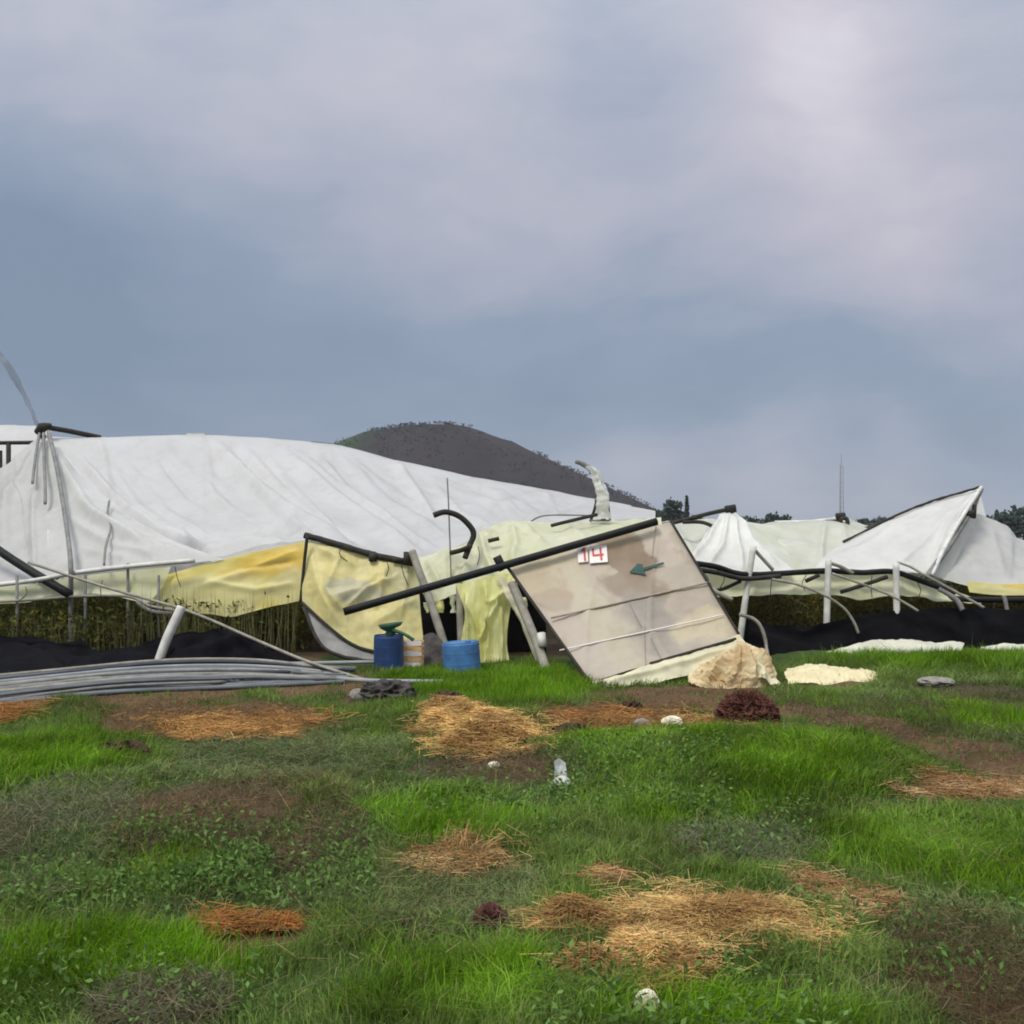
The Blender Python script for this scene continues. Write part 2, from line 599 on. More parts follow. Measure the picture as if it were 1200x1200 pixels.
M['panel'] = film('panel_film', (0.68, 0.59, 0.49), (0.60, 0.52, 0.42), 0.05, 0.38, 1.1, 0.45,
                  stains=((0.20, 0.16, 0.20, 0.22, (0.66, 0.54, 0.34), 0.6), (0.30, 0.62, 0.10, 0.6, (0.72, 0.65, 0.48), 0.75),
                          (0.66, 0.14, 0.14, 0.27, (0.30, 0.21, 0.135), 0.9), (0.60, 0.42, 0.15, 0.24, (0.40, 0.31, 0.225), 0.85),
                          (0.56, 0.70, 0.16, 0.30, (0.45, 0.42, 0.37), 0.8), (0.88, 0.18, 0.10, 0.2, (0.68, 0.58, 0.48), 0.7),
                          (0.12, 0.36, 0.10, 0.10, (0.50, 0.39, 0.28), 0.5), (0.88, 0.84, 0.24, 0.13, (0.80, 0.70, 0.48), 0.8), (0.5, 0.2, 0.05, 0.07, (0.72, 0.64, 0.48), 0.6),
                          (0.14, 0.85, 0.12, 0.16, (0.70, 0.62, 0.52), 0.5)),
                  grime=((0.42, 0.34, 0.24), 0.35))
M['seam'] = solid('panel_seam', (0.40, 0.35, 0.28), (0.26, 0.22, 0.17), 9.0, 0.8, 0.1, 40, 0.1)
M['net'] = solid('net_or_doorway_black', (0.010, 0.010, 0.012), (0.005, 0.005, 0.006), 3.0, 1.0, 0.5, 90.0, 0.04)  # black of the netting, also of the dark sheet added in the doorway
M['pipe_grey'] = solid('grey_pipe', (0.17, 0.185, 0.195), (0.09, 0.10, 0.11), 5.0, 0.55, 0.05, 30, 0.12, stretch=(0.3, 1, 1))
M['pipe_pale'] = solid('pale_pipe', (0.32, 0.335, 0.335), (0.18, 0.195, 0.20), 5.0, 0.55, 0.05, 30, 0.12, stretch=(0.3, 1, 1))
M['pipe_dark'] = solid('dark_pipe', (0.07, 0.08, 0.10), (0.035, 0.04, 0.05), 5.0, 0.6, 0.05, 30, 0.12, stretch=(0.3, 1, 1))
M['black'] = solid('black_bar', (0.016, 0.017, 0.016), (0.008, 0.008, 0.008), 6.0, 0.6, 0.15, 50, 0.2)
M['dark'] = solid('dark_bar', (0.050, 0.045, 0.038), (0.022, 0.020, 0.018), 8.0, 0.7, 0.2, 50, 0.15)
M['steel'] = solid('steel', (0.24, 0.24, 0.23), (0.13, 0.13, 0.12), 7.0, 0.6, 0.15, 60, 0.25)
M['white_pvc'] = solid('white_post', (0.70, 0.69, 0.65), (0.46, 0.45, 0.40), 7.0, 0.6, 0.1, 40, 0.25)
M['drab_post'] = solid('drab_post', (0.34, 0.32, 0.27), (0.18, 0.17, 0.135), 7.0, 0.7, 0.2, 40, 0.2)
M['blue_dark'] = solid('dark_blue_plastic', (0.018, 0.068, 0.20), (0.02, 0.035, 0.085), 5.0, 0.45, 0.05, 30, 0.4)
M['blue'] = solid('blue_plastic', (0.07, 0.22, 0.48), (0.05, 0.12, 0.25), 6.0, 0.45, 0.05, 30, 0.4)
M['crate'] = solid('orange_crate', (0.74, 0.50, 0.25), (0.55, 0.33, 0.14), 6.0, 0.6, 0.1, 30, 0.3)
M['green_plastic'] = solid('green_plastic', (0.05, 0.14, 0.075), (0.03, 0.08, 0.045), 6.0, 0.5, 0.05, 30, 0.3)
M['teal_paint'] = solid('teal_paint', (0.03, 0.085, 0.07), (0.018, 0.05, 0.045), 12.0, 0.6, 0.0)
M['red_paint'] = solid('red_paint', (0.55, 0.10, 0.08), (0.42, 0.07, 0.06), 14.0, 0.6, 0.0)
M['card'] = solid('white_card', (0.82, 0.76, 0.73), (0.72, 0.66, 0.62), 10.0, 0.6, 0.05, 30, 0.3)
M['straw_base'] = solid('straw_mat', (0.50, 0.31, 0.12), (0.20, 0.11, 0.04), 14.0, 0.9, 0.8, 60, 0.1)
M['straw_stem'] = solid('straw_stem', (0.60, 0.42, 0.18), (0.40, 0.25, 0.09), 20.0, 0.8, 0.1, 60, 0.1)
M['soil_clod'] = solid('soil_clod', (0.085, 0.055, 0.035), (0.04, 0.027, 0.018), 16.0, 0.95, 0.8, 50, 0.1)
M['red_clump'] = solid('red_clump', (0.13, 0.05, 0.042), (0.05, 0.022, 0.018), 18.0, 0.9, 0.9, 60, 0.15)
M['stone'] = solid('stone', (0.30, 0.29, 0.25), (0.17, 0.16, 0.135), 12.0, 0.95, 0.8, 50, 0.05)
M['pale_stone'] = solid('pale_stone', (0.76, 0.72, 0.56), (0.60, 0.55, 0.38), 12.0, 0.8, 0.5, 50, 0.2)
M['rag'] = solid('rag', (0.10, 0.092, 0.085), (0.04, 0.036, 0.034), 9.0, 0.9, 0.6, 60, 0.1)
M['orange_mat'] = solid('orange_mat', (0.55, 0.22, 0.07), (0.38, 0.13, 0.04), 12.0, 0.9, 0.8, 60, 0.1)
M['bark'] = solid('bark', (0.10, 0.085, 0.07), (0.06, 0.05, 0.04), 6.0, 0.9, 0.6, 20, 0.1)
M['blade'] = leafy('grass_blades', glow=0.35)
M['stalk'] = leafy('straw_stalks', glow=0.2, rough=0.55)
M['crop'] = leafy('crop_leaves', glow=0.25, rough=0.75)
M['crown'] = leafy('tree_leaves', glow=0.2, rough=0.75)

# ------------------------------------------------------------------ ground
LUSH = [(-60, 855, 190, 950), (640, 868, 1085, 955), (470, 783, 700, 832), (930, 768, 1280, 800), (-60, 1080, 330, 1165), (940, 945, 1280, 1040),
        (380, 1085, 640, 1210), (1080, 830, 1280, 878), (640, 900, 830, 965), (430, 925, 660, 985), (150, 990, 260, 1050), (640, 1160, 1000, 1230)]
GREY = [(190, 855, 490, 935), (-90, 925, 160, 1090), (770, 952, 960, 1012), (380, 985, 640, 1120), (90, 1135, 280, 1215), (470, 885, 700, 930), (940, 1030, 1280, 1110),
        (170, 1010, 470, 1080)]
BROWN = [(125, 925, 355, 995), (1060, 1090, 1300, 1260), (100, 1140, 275, 1205), (290, 955, 430, 1040), (-60, 950, 70, 1015), (490, 885, 660, 922), (1050, 800, 1250, 840)]
BARE = [(880, 822, 975, 846), (930, 834, 1035, 862), (985, 846, 1090, 880), (1040, 858, 1150, 898), (1095, 872, 1210, 914), (1150, 888, 1290, 936), (640, 822, 830, 878), (90, 822, 420, 862), (110, 868, 168, 894), (-60, 815, 40, 862),
        (530, 888, 650, 916), (385, 795, 485, 826), (-150, 765, 470, 832), (690, 797, 930, 836), (150, 940, 340, 975), (1090, 1110, 1190, 1180), (232, 1064, 362, 1112), (925, 798, 1035, 812), (736, 1160, 784, 1206)]
HEAPS = [  # boxes in the photo, height, label, tint, number of stalks
    ([(705, 1058, 945, 1114), (705, 1090, 845, 1156), (612, 1068, 730, 1098), (645, 1126, 740, 1152)], 0.07, 'large golden straw heap in the near grass, biggest and closest of all', (0.80, 0.56, 0.23), 19000),
    ([(490, 838, 565, 872), (505, 852, 642, 890)], 0.12, 'rounded tan straw mound below the two blue drums', (0.80, 0.54, 0.21), 10000),
    ([(190, 838, 370, 864), (290, 832, 380, 852)], 0.03, 'long flat orange straw strip in front of the grey pipes', (0.62, 0.36, 0.13), 4000),
    ([(775, 840, 885, 868)], 0.05, 'small straw pile left of the dark red clump', (0.66, 0.42, 0.16), 2000),
    ([(480, 990, 605, 1022), (520, 978, 560, 1004)], 0.015, 'loose scatter of straw with a few upright stalks in mid grass', (0.66, 0.44, 0.20), 1500),
    ([(920, 1020, 985, 1044), (960, 1036, 1044, 1066)], 0.012, 'thin straw streak just right behind the largest heap', (0.68, 0.47, 0.24), 1500),
    ([(1062, 914, 1260, 942)], 0.025, 'pale tan straw patch beside the bare track at right edge', (0.62, 0.42, 0.22), 2200),
    ([(-50, 830, 40, 860)], 0.07, 'orange straw tuft at left edge under the pipes', (0.48, 0.24, 0.08), 1200),
    ([(690, 830, 775, 870), (640, 840, 700, 862)], 0.06, 'reddish brown straw mound behind the grass, right of the tan mound', (0.46, 0.24, 0.09), 2400),
    ([(238, 1068, 302, 1090), (290, 1072, 358, 1086)], 0.012, 'bright orange patch of dried stalks in the near left grass', (0.62, 0.24, 0.06), 1300),
    ([(680, 1016, 740, 1034)], 0.008, 'tiny sliver of straw above the largest heap', (0.60, 0.38, 0.18), 260),
]


def maxof(boxes, x, y, wob=0.35, s0=0):
    r = np.zeros_like(x)
    for i, b in enumerate(boxes):
        r = np.maximum(r, ell(b, x, y, wob, s0 + i))
    return r


def ground_maps(x, y):
    lush = maxof(LUSH, x, y, 0.45, 0)
    grey = maxof(GREY, x, y, 0.5, 20)
    brown = maxof(BROWN, x, y, 0.6, 40)
    bare = maxof(BARE, x, y, 0.5, 60)
    heap = maxof([b for h in HEAPS for b in h[0]], x, y, 0.5, 90)
    mott = fbm(x * 1.6, y * 1.6, 501, 3)
    mott2 = fbm(x * 1.1 + 7, y * 1.1, 507, 3)
    lush = np.clip(lush * (0.45 + 0.95 * mott) + 0.45 * smooth(0.55, 0.75, mott), 0, 1)
    grey = np.clip(grey * (0.6 + 0.7 * mott2) + 0.55 * smooth(0.50, 0.72, mott2), 0, 1)
    return lush, grey, brown, bare, heap


def build_ground():
    xs = np.concatenate([-np.geomspace(3500, 13, 26), np.linspace(-12.4, 12.4, 330), np.geomspace(13, 3500, 26)])
    ys = np.concatenate([-np.geomspace(600, 2, 14), np.linspace(-1, 2.4, 8), np.linspace(2.5, 18, 270), np.geomspace(19, 4500, 34)])
    X, Y = np.meshgrid(xs, ys)
    x, y = X.ravel(), Y.ravel()
    z = terrain(x, y)
    near = (y > 2.4) & (y < 18) & (np.abs(x) < 12.5)
    z = z + np.where(near, 0.025 * (fbm(x * 6, y * 6, 5, 2) - 0.5), 0)
    lush, grey, brown, bare, heap = ground_maps(x, y)
    n = fbm(x * 3, y * 3, 77, 3)[:, None]
    soil = np.array([0.085, 0.060, 0.040]) * (0.55 + 0.9 * n)
    red = np.array([0.122, 0.074, 0.040]) * (0.6 + 0.8 * n)
    gr = np.array([0.050, 0.085, 0.022]) * (0.6 + 0.8 * n)
    c = gr
    k = np.maximum(brown, 0)[:, None] * 0.8
    c = c * (1 - k) + soil * k
    k = bare[:, None]
    c = c * (1 - k) + red * k
    k = (heap * 0.6)[:, None]
    c = c * (1 - k) + np.array([0.22, 0.13, 0.05]) * k
    inside = (smooth(15.2, 16.2, y))[:, None]
    c = c * (1 - inside) + soil * 0.8 * inside
    far = smooth(30, 60, y)[:, None]
    c = c * (1 - far) + np.array([0.045, 0.07, 0.028]) * far
    nx, ny = len(xs), len(ys)
    idx = np.arange(nx * ny).reshape(ny, nx)
    q = np.stack([idx[:-1, :-1], idx[:-1, 1:], idx[1:, 1:], idx[1:, :-1]], -1).reshape(-1, 4)
    me = mesh_np('ground', np.stack([x, y, z], 1), q, c)
    m, t = new_mat('ground')
    out = N(t, 'ShaderNodeOutputMaterial')
    pr = N(t, 'ShaderNodeBsdfPrincipled')
    pr.inputs['Roughness'].default_value = 0.95
    pr.inputs['Specular IOR Level'].default_value = 0.1
    at = N(t, 'ShaderNodeAttribute', attribute_name='col')
    v = ramp2(t, obj_noise(t, 22, 6, 0.7), (0.55, 0.55, 0.55), (1.3, 1.3, 1.3), 0.35, 0.7)
    t.links.new(mix_col(t, 1.0, at.outputs['Color'], v, 'MULTIPLY'), pr.inputs['Base Color'])
    bp = N(t, 'ShaderNodeBump')
    bp.inputs['Strength'].default_value = 0.8
    bp.inputs['Distance'].default_value = 0.03
    t.links.new(obj_noise(t, 30, 6, 0.65), bp.inputs['Height'])
    t.links.new(bp.outputs[0], pr.inputs['Normal'])
    t.links.new(pr.outputs[0], out.inputs[0])
    me.materials.append(m)
    me.polygons.foreach_set('use_smooth', np.ones(len(me.polygons), bool))
    return tag(link(bpy.data.objects.new('ground', me)), kind='structure')


def mesh_np(name, verts, faces, col=None):
    """mesh straight from arrays; faces is an (n, k) array, col one colour per vertex"""
    me = bpy.data.meshes.new(name)
    verts = np.asarray(verts, np.float32)
    faces = np.asarray(faces, np.int32)
    k = faces.shape[1]
    me.vertices.add(len(verts))
    me.vertices.foreach_set('co', verts.ravel())
    me.loops.add(faces.size)
    me.loops.foreach_set('vertex_index', faces.ravel())
    me.polygons.add(len(faces))
    me.polygons.foreach_set('loop_start', np.arange(0, faces.size, k, dtype=np.int32))
    me.update(calc_edges=True)
    if col is not None:
        a = me.color_attributes.new('col', 'FLOAT_COLOR', 'POINT')
        c = np.ones((len(verts), 4), np.float32)
        c[:, :3] = col
        a.data.foreach_set('color', c.ravel())
    return me


build_ground()


# ------------------------------------------------------------------ hill and far land
def build_hill():
    prof = [(150, 632), (250, 600), (340, 560), (390, 522), (430, 505), (470, 498), (500, 496), (545, 500), (600, 517), (650, 541), (700, 563), (745, 584), (780, 603),
            (830, 618), (900, 626), (960, 632)]
    D = 620.0
    px = np.array([p[0] for p in prof], float)
    pz = np.array([EYE + (HY - p[1]) * D / F for p in prof])
    xs = np.linspace((150 - 600) * D / F, (960 - 600) * D / F, 170)
    ys = np.linspace(D - 200, D + 260, 90)
    X, Y = np.meshgrid(xs, ys)
    h = np.interp(600 + F * X / D, px, pz)
    e = np.exp(-((Y - D) / 95.0) ** 2)
    z = h * e + 2.2 * (fbm(X * 0.03, Y * 0.03, 31, 4) - 0.5) * e * 2 - 1.0
    x, y, zz = X.ravel(), Y.ravel(), z.ravel()
    idx = np.arange(xs.size * ys.size).reshape(ys.size, xs.size)
    q = np.stack([idx[:-1, :-1], idx[:-1, 1:], idx[1:, 1:], idx[1:, :-1]], -1).reshape(-1, 4)
    g = smooth(-60, -110, x + 26 * (fbm(x * 0.04, y * 0.04, 5, 3) - 0.5))[:, None]
    n = fbm(x * 0.05, y * 0.05, 8, 4)[:, None]
    c = np.array([0.028, 0.022, 0.023]) * (0.5 + 1.0 * n) * (1 - g) + np.array([0.030, 0.070, 0.018]) * (0.5 + n) * g
    me = mesh_np('hill', np.stack([x, y, zz], 1), q, c)
    me.materials.append(M['crown'])
    me.polygons.foreach_set('use_smooth', np.ones(len(me.polygons), bool))
    tag(link(bpy.data.objects.new('hill', me)), kind='structure')
    # scrub
    k = 3400
    sx = rng.uniform(xs[0], xs[-1], k)
    sy = rng.uniform(D - 140, D + 30, k)
    sh = np.interp(600 + F * sx / D, px, pz)
    ee = np.exp(-((sy - D) / 95.0) ** 2)
    sz = sh * ee + 2.2 * (fbm(sx * 0.03, sy * 0.03, 31, 4) - 0.5) * ee * 2 - 1.0
    keep = (sz > 2) & (fbm(sx * 0.035, sy * 0.035, 61, 3) > 0.44)
    sx, sy, sz = sx[keep], sy[keep], sz[keep]
    rep = 5
    cx = np.repeat(sx, rep) + rng.normal(0, 1.1, len(sx) * rep)
    cy = np.repeat(sy, rep) + rng.normal(0, 1.1, len(sx) * rep)
    cz = np.repeat(sz, rep) + rng.uniform(0.2, 1.7, len(sx) * rep)
    g2 = smooth(-60, -110, cx)[:, None]
    c = np.array([0.030, 0.024, 0.024]) * (1 - g2) + np.array([0.026, 0.062, 0.018]) * g2
    c = c * rng.uniform(0.8, 1.25, (len(cx), 1))
    o = leaf_mesh('hill_scrub', cx, cy, cz, rng.uniform(0.4, 0.85, len(cx)), c, M['crown'])
    tag(o, 'dark scrub covering the distant hill', 'scrub', kind='stuff')


def leaf_mesh(name, x, y, z, size, col, mat, elong=1.0, parent=None):
    """randomly turned diamond leaves (two triangles each) as one mesh"""
    n = len(x)
    a = rng.normal(size=(n, 3))
    a /= np.linalg.norm(a, axis=1, keepdims=True)
    b = np.cross(a, rng.normal(size=(n, 3)))
    b /= np.linalg.norm(b, axis=1, keepdims=True)
    c = np.stack([x, y, z], 1)
    s = np.asarray(size)[:, None]
    v = np.stack([c - a * s * elong, c - b * s * 0.6, c + a * s * elong, c + b * s * 0.6], 1).reshape(-1, 3)
    f = np.arange(4 * n).reshape(n, 4)
    off = np.array(parent.location) if parent is not None else np.zeros(3)
    me = mesh_np(name, v - off, f, np.repeat(col, 4, axis=0))
    me.materials.append(mat)
    return link(bpy.data.objects.new(name, me), parent)


build_hill()


def build_tree(px, top, d, wide, label, tint, kind):
    base = Vector(((px - 600) * d / F, d, 0))
    Ht = EYE + (HY - top) * d / F
    t = thing('distant_tree', label, 'tree', base, 'distant trees on the skyline')
    m = MB()
    m.tube([base + Vector((0, 0, -0.2)), base + Vector((0.1, 0, Ht * 0.5)), base + Vector((0.0, 0, Ht * 0.9))], [0.28, 0.17, 0.05], 6)
    for k in range(5):
        zz = Ht * random.uniform(0.3, 0.7)
        an = random.uniform(0, 6.28)
        m.tube([base + Vector((0, 0, zz)), base + Vector((math.cos(an) * wide * 0.55, math.sin(an) * wide * 0.55, zz + Ht * 0.14))], [0.1, 0.03], 5)
    m.build('trunk', M['bark'], t)
    n = 650
    if kind == 'cone':
        h = rng.uniform(0.12, 1.0, n)
        rad = wide * (1.05 - h) * np.sqrt(rng.uniform(0.05, 1, n))
        an = rng.uniform(0, 6.28, n)
        x, y, z = rad * np.cos(an), rad * np.sin(an), h * Ht
    else:
        cl = 16
        ca = rng.uniform(0, 6.28, cl)
        cr_ = wide * np.sqrt(rng.uniform(0, 1, cl)) * 0.75
        ch = rng.uniform(0.38, 0.92, cl)
        i = rng.integers(0, cl, n)
        s = wide * 0.3
        x = cr_[i] * np.cos(ca[i]) * (1.25 - ch[i]) * 1.5 + rng.normal(0, s, n)
        y = cr_[i] * np.sin(ca[i]) * (1.25 - ch[i]) * 1.5 + rng.normal(0, s, n)
        z = ch[i] * Ht + rng.normal(0, s * 0.7, n)
        z = np.minimum(z, Ht * rng.uniform(0.9, 1.02, n))
    c = np.array(tint) * rng.uniform(0.55, 1.45, (n, 1))
    leaf_mesh('crown', x + base.x, y + base.y, z, rng.uniform(0.16, 0.40, n), c, M['crown'], 1.0, t)


tree_spec = [  # px, top, distance, crown radius, kind, label
    (766, 589, 175, 1.5, 'round', 'low bush-like tree at the foot of the hill'),
    (787, 583, 170, 1.3, 'round', 'taller square-topped tree right of the hill'),
    (794, 584, 172, 1.1, 'round', 'second square-topped tree pressed against its neighbour right of the hill'),
    (805, 582, 170, 0.75, 'cone', 'slim pointed tree right of the square-topped pair'),
    (815, 603, 185, 1.7, 'round', 'short rounded tree just right of the slim pointed tree'),
    (776, 597, 180, 1.5, 'round', 'short tree between the hill foot and the square-topped pair'),
    (868, 605, 190, 1.5, 'round', 'small tree just right of the white tent peak'),
    (880, 604, 185, 1.4, 'round', 'small ragged tree, second right of the white tent peak'),
    (893, 608, 195, 1.8, 'round', 'wide low tree above the pale green back roof'),
    (904, 600, 190, 1.4, 'round', 'tallest of the trees over the pale green back roof'),
    (918, 604, 190, 1.6, 'round', 'bushy tree over the middle of the pale green back roof'),
    (1012, 608, 195, 1.5, 'round', 'tree top just right of the lattice mast'),
    (1030, 605, 200, 1.7, 'round', 'tree behind the left slope of the big white tent'),
    (1158, 603, 160, 1.4, 'round', 'tree beside the steep tip of the big white tent'),
    (1168, 599, 165, 1.3, 'cone', 'pointed tree, second from the big white tent tip'),
    (1178, 597, 160, 1.7, 'round', 'tall dense tree near the right edge'),
    (1189, 593, 165, 1.1, 'cone', 'tallest pointed tree near the right edge'),
    (1200, 594, 160, 1.8, 'round', 'broad tree cut by the right edge of the view'),
    (1216, 597, 160, 1.8, 'round', 'tree just beyond the right edge'),
    (1148, 608, 170, 1.5, 'round', 'low tree half hidden behind the big white tent tip'),
]
for px, top, d, wd, kind, lab in tree_spec:
    build_tree(px, top, d, wd * d / 165, lab, (0.048, 0.072, 0.052), kind)


def build_mast():
    d = 320.0
    b = Vector(((986 - 600) * d / F, d, 0))
    Ht = EYE + (HY - 545) * d / F
    t = thing('lattice_mast', 'thin grey lattice mast rising over the back roof', 'mast', b)
    m = MB()
    for k in range(3):
        an = k * 2.094
        o = Vector((math.cos(an), math.sin(an), 0))
        m.tube([b + o * 0.7, b + o * 0.5 + Vector((0, 0, Ht))], 0.075, 5)
    m.build('leg', M['steel'], t)
    m = MB()
    n = 16
    for i in range(n):
        z0, z1 = Ht * i / n, Ht * (i + 1) / n
        for k in range(3):
            a0, a1 = k * 2.094, (k + 1) * 2.094
            m.tube([b + Vector((math.cos(a0) * .6, math.sin(a0) * .6, z0)), b + Vector((math.cos(a1) * .6, math.sin(a1) * .6, z1))], 0.025, 4)
    m.build('bracing', M['steel'], t)
    m = MB()
    m.tube([b + Vector((0, 0, Ht)), b + Vector((0, 0, Ht + 3.2))], 0.06, 5)
    m.build('antenna', M['steel'], t)


build_mast()


def part_tube(name, pts, r, mat, parent, sides=8, wob=0.0):
    return MB().tube([P(*p) if not isinstance(p, Vector) else p for p in pts], r, sides, wob=wob).build(name, mat, parent)


# ------------------------------------------------------------------ left greenhouse
gh = thing('greenhouse', 'long white plastic greenhouse with a sagging roof, filling the left half', 'greenhouse', G(320, 770))
roof_net = [
    [(58, 674, 16.5), (150, 667, 16.5), (245, 657, 16.4), (355, 634, 16.35), (420, 647, 16.3), (490, 657, 16.4), (560, 632, 16.9), (650, 614, 17.8), (768, 607, 19.0)],
    [(56, 640, 17.0), (150, 638, 17.0), (242, 640, 16.9), (352, 620, 17.1), (420, 630, 17.2), (490, 636, 17.4), (562, 620, 17.9), (655, 606, 18.8), (768, 604, 20.0)],
    [(55, 600, 17.9), (140, 602, 18.1), (240, 600, 18.4), (350, 590, 18.7), (420, 600, 18.9), (490, 610, 19.1), (570, 603, 19.7), (660, 599, 20.6), (768, 602, 21.6)],
    [(52, 548, 19.4), (130, 550, 19.6), (240, 548, 20.0), (370, 552, 20.5), (440, 563, 20.8), (510, 576, 21.2), (590, 585, 21.6), (680, 593, 22.4), (768, 600, 23.1)],
    [(50, 512, 20.5), (120, 513, 20.7), (240, 511, 21.2), (388, 521, 22.0), (470, 541, 22.4), (560, 560, 22.8), (640, 574, 23.2), (700, 586, 23.7), (768, 598, 24.3)],
    [(60, 560, 23.0), (130, 560, 23.2), (250, 556, 23.7), (390, 560, 24.4), (470, 575, 24.8), (560, 588, 25.2), (640, 598, 25.7), (700, 604, 26.2), (768, 608, 26.8)],
    [(80, 650, 27.0), (150, 650, 27.0), (260, 650, 27.4), (395, 650, 28.0), (475, 650, 28.4), (560, 652, 28.7), (640, 652, 29.2), (700, 654, 29.6), (768, 655, 30.0)],
]
roof_folds = [
    (((250, 515), (290, 560), (350, 605), (430, 650)), 9, 0.16), (((262, 515), (305, 560), (365, 602), (440, 645)), 5, -0.10), (((330, 525), (380, 570), (440, 615), (500, 652)), 8, 0.14),
    (((345, 525), (395, 570), (460, 615), (520, 648)), 4, 0.08), (((462, 540), (482, 570), (512, 610)), 6, 0.14), (((215, 652), (250, 640), (345, 618)), 6, -0.28),
    (((195, 640), (245, 648), (335, 630)), 6, 0.20), (((150, 600), (190, 632), (250, 640)), 6, 0.10), (((400, 535), (460, 590), (530, 632)), 7, 0.10), (((280, 520), (330, 570), (390, 620)), 4, 0.08),
    (((366, 526), (412, 580), (480, 628)), 4, 0.08), (((225, 545), (280, 610), (340, 640)), 4, 0.06), (((300, 520), (352, 580), (410, 632)), 3, 0.05), (((120, 510), (135, 610)), 4, 0.03),
    (((240, 508), (252, 600)), 4, 0.025), (((640, 575), (655, 610)), 4, 0.05), (((560, 565), (600, 590), (645, 604)), 6, 0.06), (((500, 560), (540, 600), (580, 618)), 5, 0.06),
    (((90, 530), (130, 580), (190, 630), (262, 652)), 7, 0.16)]
for k in range(64):
    x0 = random.uniform(80, 720)
    y0 = np.interp(x0, [50, 120, 240, 390, 480, 600, 760], [512, 513, 511, 521, 543, 566, 597]) + random.uniform(4, 45)
    L, sl = random.uniform(35, 120), random.uniform(0.75, 1.25) * (1.0 if x0 < 420 else 0.6)
    roof_folds.append((((x0, y0), (x0 + L * 0.5 + random.uniform(-5, 5), y0 + L * 0.5 * sl + 4), (x0 + L, y0 + L * sl * 0.85)), random.uniform(2.2, 4.5), random.choice((-1, 1, 1)) * random.uniform(0.015, 0.05)))
for c_ in (1, 2, 3, 5, 6, 7):
    part_tube('roof_hoop', [(q[0], q[1] + 1, q[2] + 0.28) for q in (roof_net[r_][c_] for r_ in range(1, 6))], 0.03, M['steel'], gh, 6)
sheet(roof_net, 300, 130, roof_folds, (0.03, 0.45), (0.003, 4.0), seed=1).build('roof_cover', M['roof'], gh)

gable_net = [
    [(-260, 640, 19.6), (-20, 556, 19.8), (20, 530, 20.0), (49, 510, 20.15), (57, 514, 20.1), (66, 526, 20.0)],
    [(-260, 652, 18.6), (-10, 592, 18.6), (28, 578, 18.6), (60, 572, 18.5), (88, 566, 18.4), (112, 574, 18.3)],
    [(-260, 668, 17.3), (-5, 640, 17.3), (38, 636, 17.2), (82, 630, 17.0), (132, 615, 16.95), (185, 625, 16.9)],
    [(-260, 699, 16.3), (-2, 688, 16.25), (45, 681, 16.2), (92, 673, 16.15), (162, 665, 16.15), (262, 656, 16.15)],
]
gable_folds = [(((50, 515), (30, 560), (0, 600)), 7, 0.10), (((52, 515), (46, 570), (42, 600)), 5, 0.07), (((58, 520), (110, 600), (190, 650)), 8, 0.08),
               (((0, 568), (-40, 590)), 6, 0.05), (((70, 600), (140, 640), (200, 655)), 6, 0.06), (((90, 585), (160, 630), (230, 652)), 6, 0.06),
               (((40, 570), (43, 680)), 5, 0.07), (((20, 560), (-10, 640)), 10, 0.06), (((90, 640), (160, 656)), 5, 0.04)]
sheet(gable_net, 110, 80, gable_folds, (0.035, 1.1), (0.006, 7.0), seed=2).build('gable_cover', M['gable'], gh)
part_tube('hoop', [(57, 506, 19.8), (66, 545, 18.6), (74, 590, 17.5), (80, 632, 16.5), (83, 664, 15.9), (83, 704, 15.95), (83, 768, 15.9)], 0.036, M['steel'], gh)
part_tube('hoop', [(51, 508, 19.9), (52, 545, 18.9), (53, 572, 18.1), (53, 590, 17.8)], 0.028, M['steel'], gh)
part_tube('hoop', [(46, 508, 19.9), (41, 540, 19.1), (38, 566, 18.4)], 0.024, M['steel'], gh)
part_tube('stake', [(128, 587, 17.5), (126, 605, 17.05), (130, 618, 16.75), (124, 640, 16.3), (122, 662, 15.95)], 0.018, M['steel'], gh, 6)
m = MB()
m.tube([P(44, 507, 20.1), P(50, 501, 20.05), P(60, 499, 20.05)], [0.07, 0.09, 0.05], 8)
m.tube([P(47, 497, 20.1), P(50, 512, 20.05)], [0.05, 0.06], 8)
m.build('ridge_joint', M['dark'], gh)
part_tube('ridge_bar', [(50, 500, 20.1), (80, 505, 20.3), (118, 513, 20.6)], 0.05, M['dark'], gh)
m = MB()
m.box(P(230, 509.5, 21.2), 0.35, 0.1, 0.05)
m.build('ridge_clip', M['white_pvc'], gh, False)
part_tube('ridge_bar', [(365, 519, 21.9), (385, 521, 22.0), (400, 524, 22.1)], 0.03, M['dark'], gh, 6)
part_tube('eave_pipe', [(-260, 704, 16.0), (0, 685, 15.98), (90, 671, 15.95), (160, 663, 15.93), (228, 657, 15.93)], 0.036, M['white_pvc'], gh)
part_tube('side_rail', [(-260, 715, 15.9), (0, 705, 15.9), (90, 699, 15.85), (150, 699, 15.85), (175, 710, 15.8), (215, 717, 15.75)], 0.022, M['drab_post'], gh)
part_tube('side_rail', [(160, 706, 15.9), (178, 716, 15.85), (205, 719, 15.8)], 0.022, M['white_pvc'], gh)
for px, py, d in ((20, 690, 15.95), (100, 690, 15.95), (150, 676, 16.0), (186, 690, 15.95)):
    part_tube('side_post', [P(px, py - 16, d), Vector((P(px, py, d).x, d, 0))], 0.022, M['steel'], gh, 6)
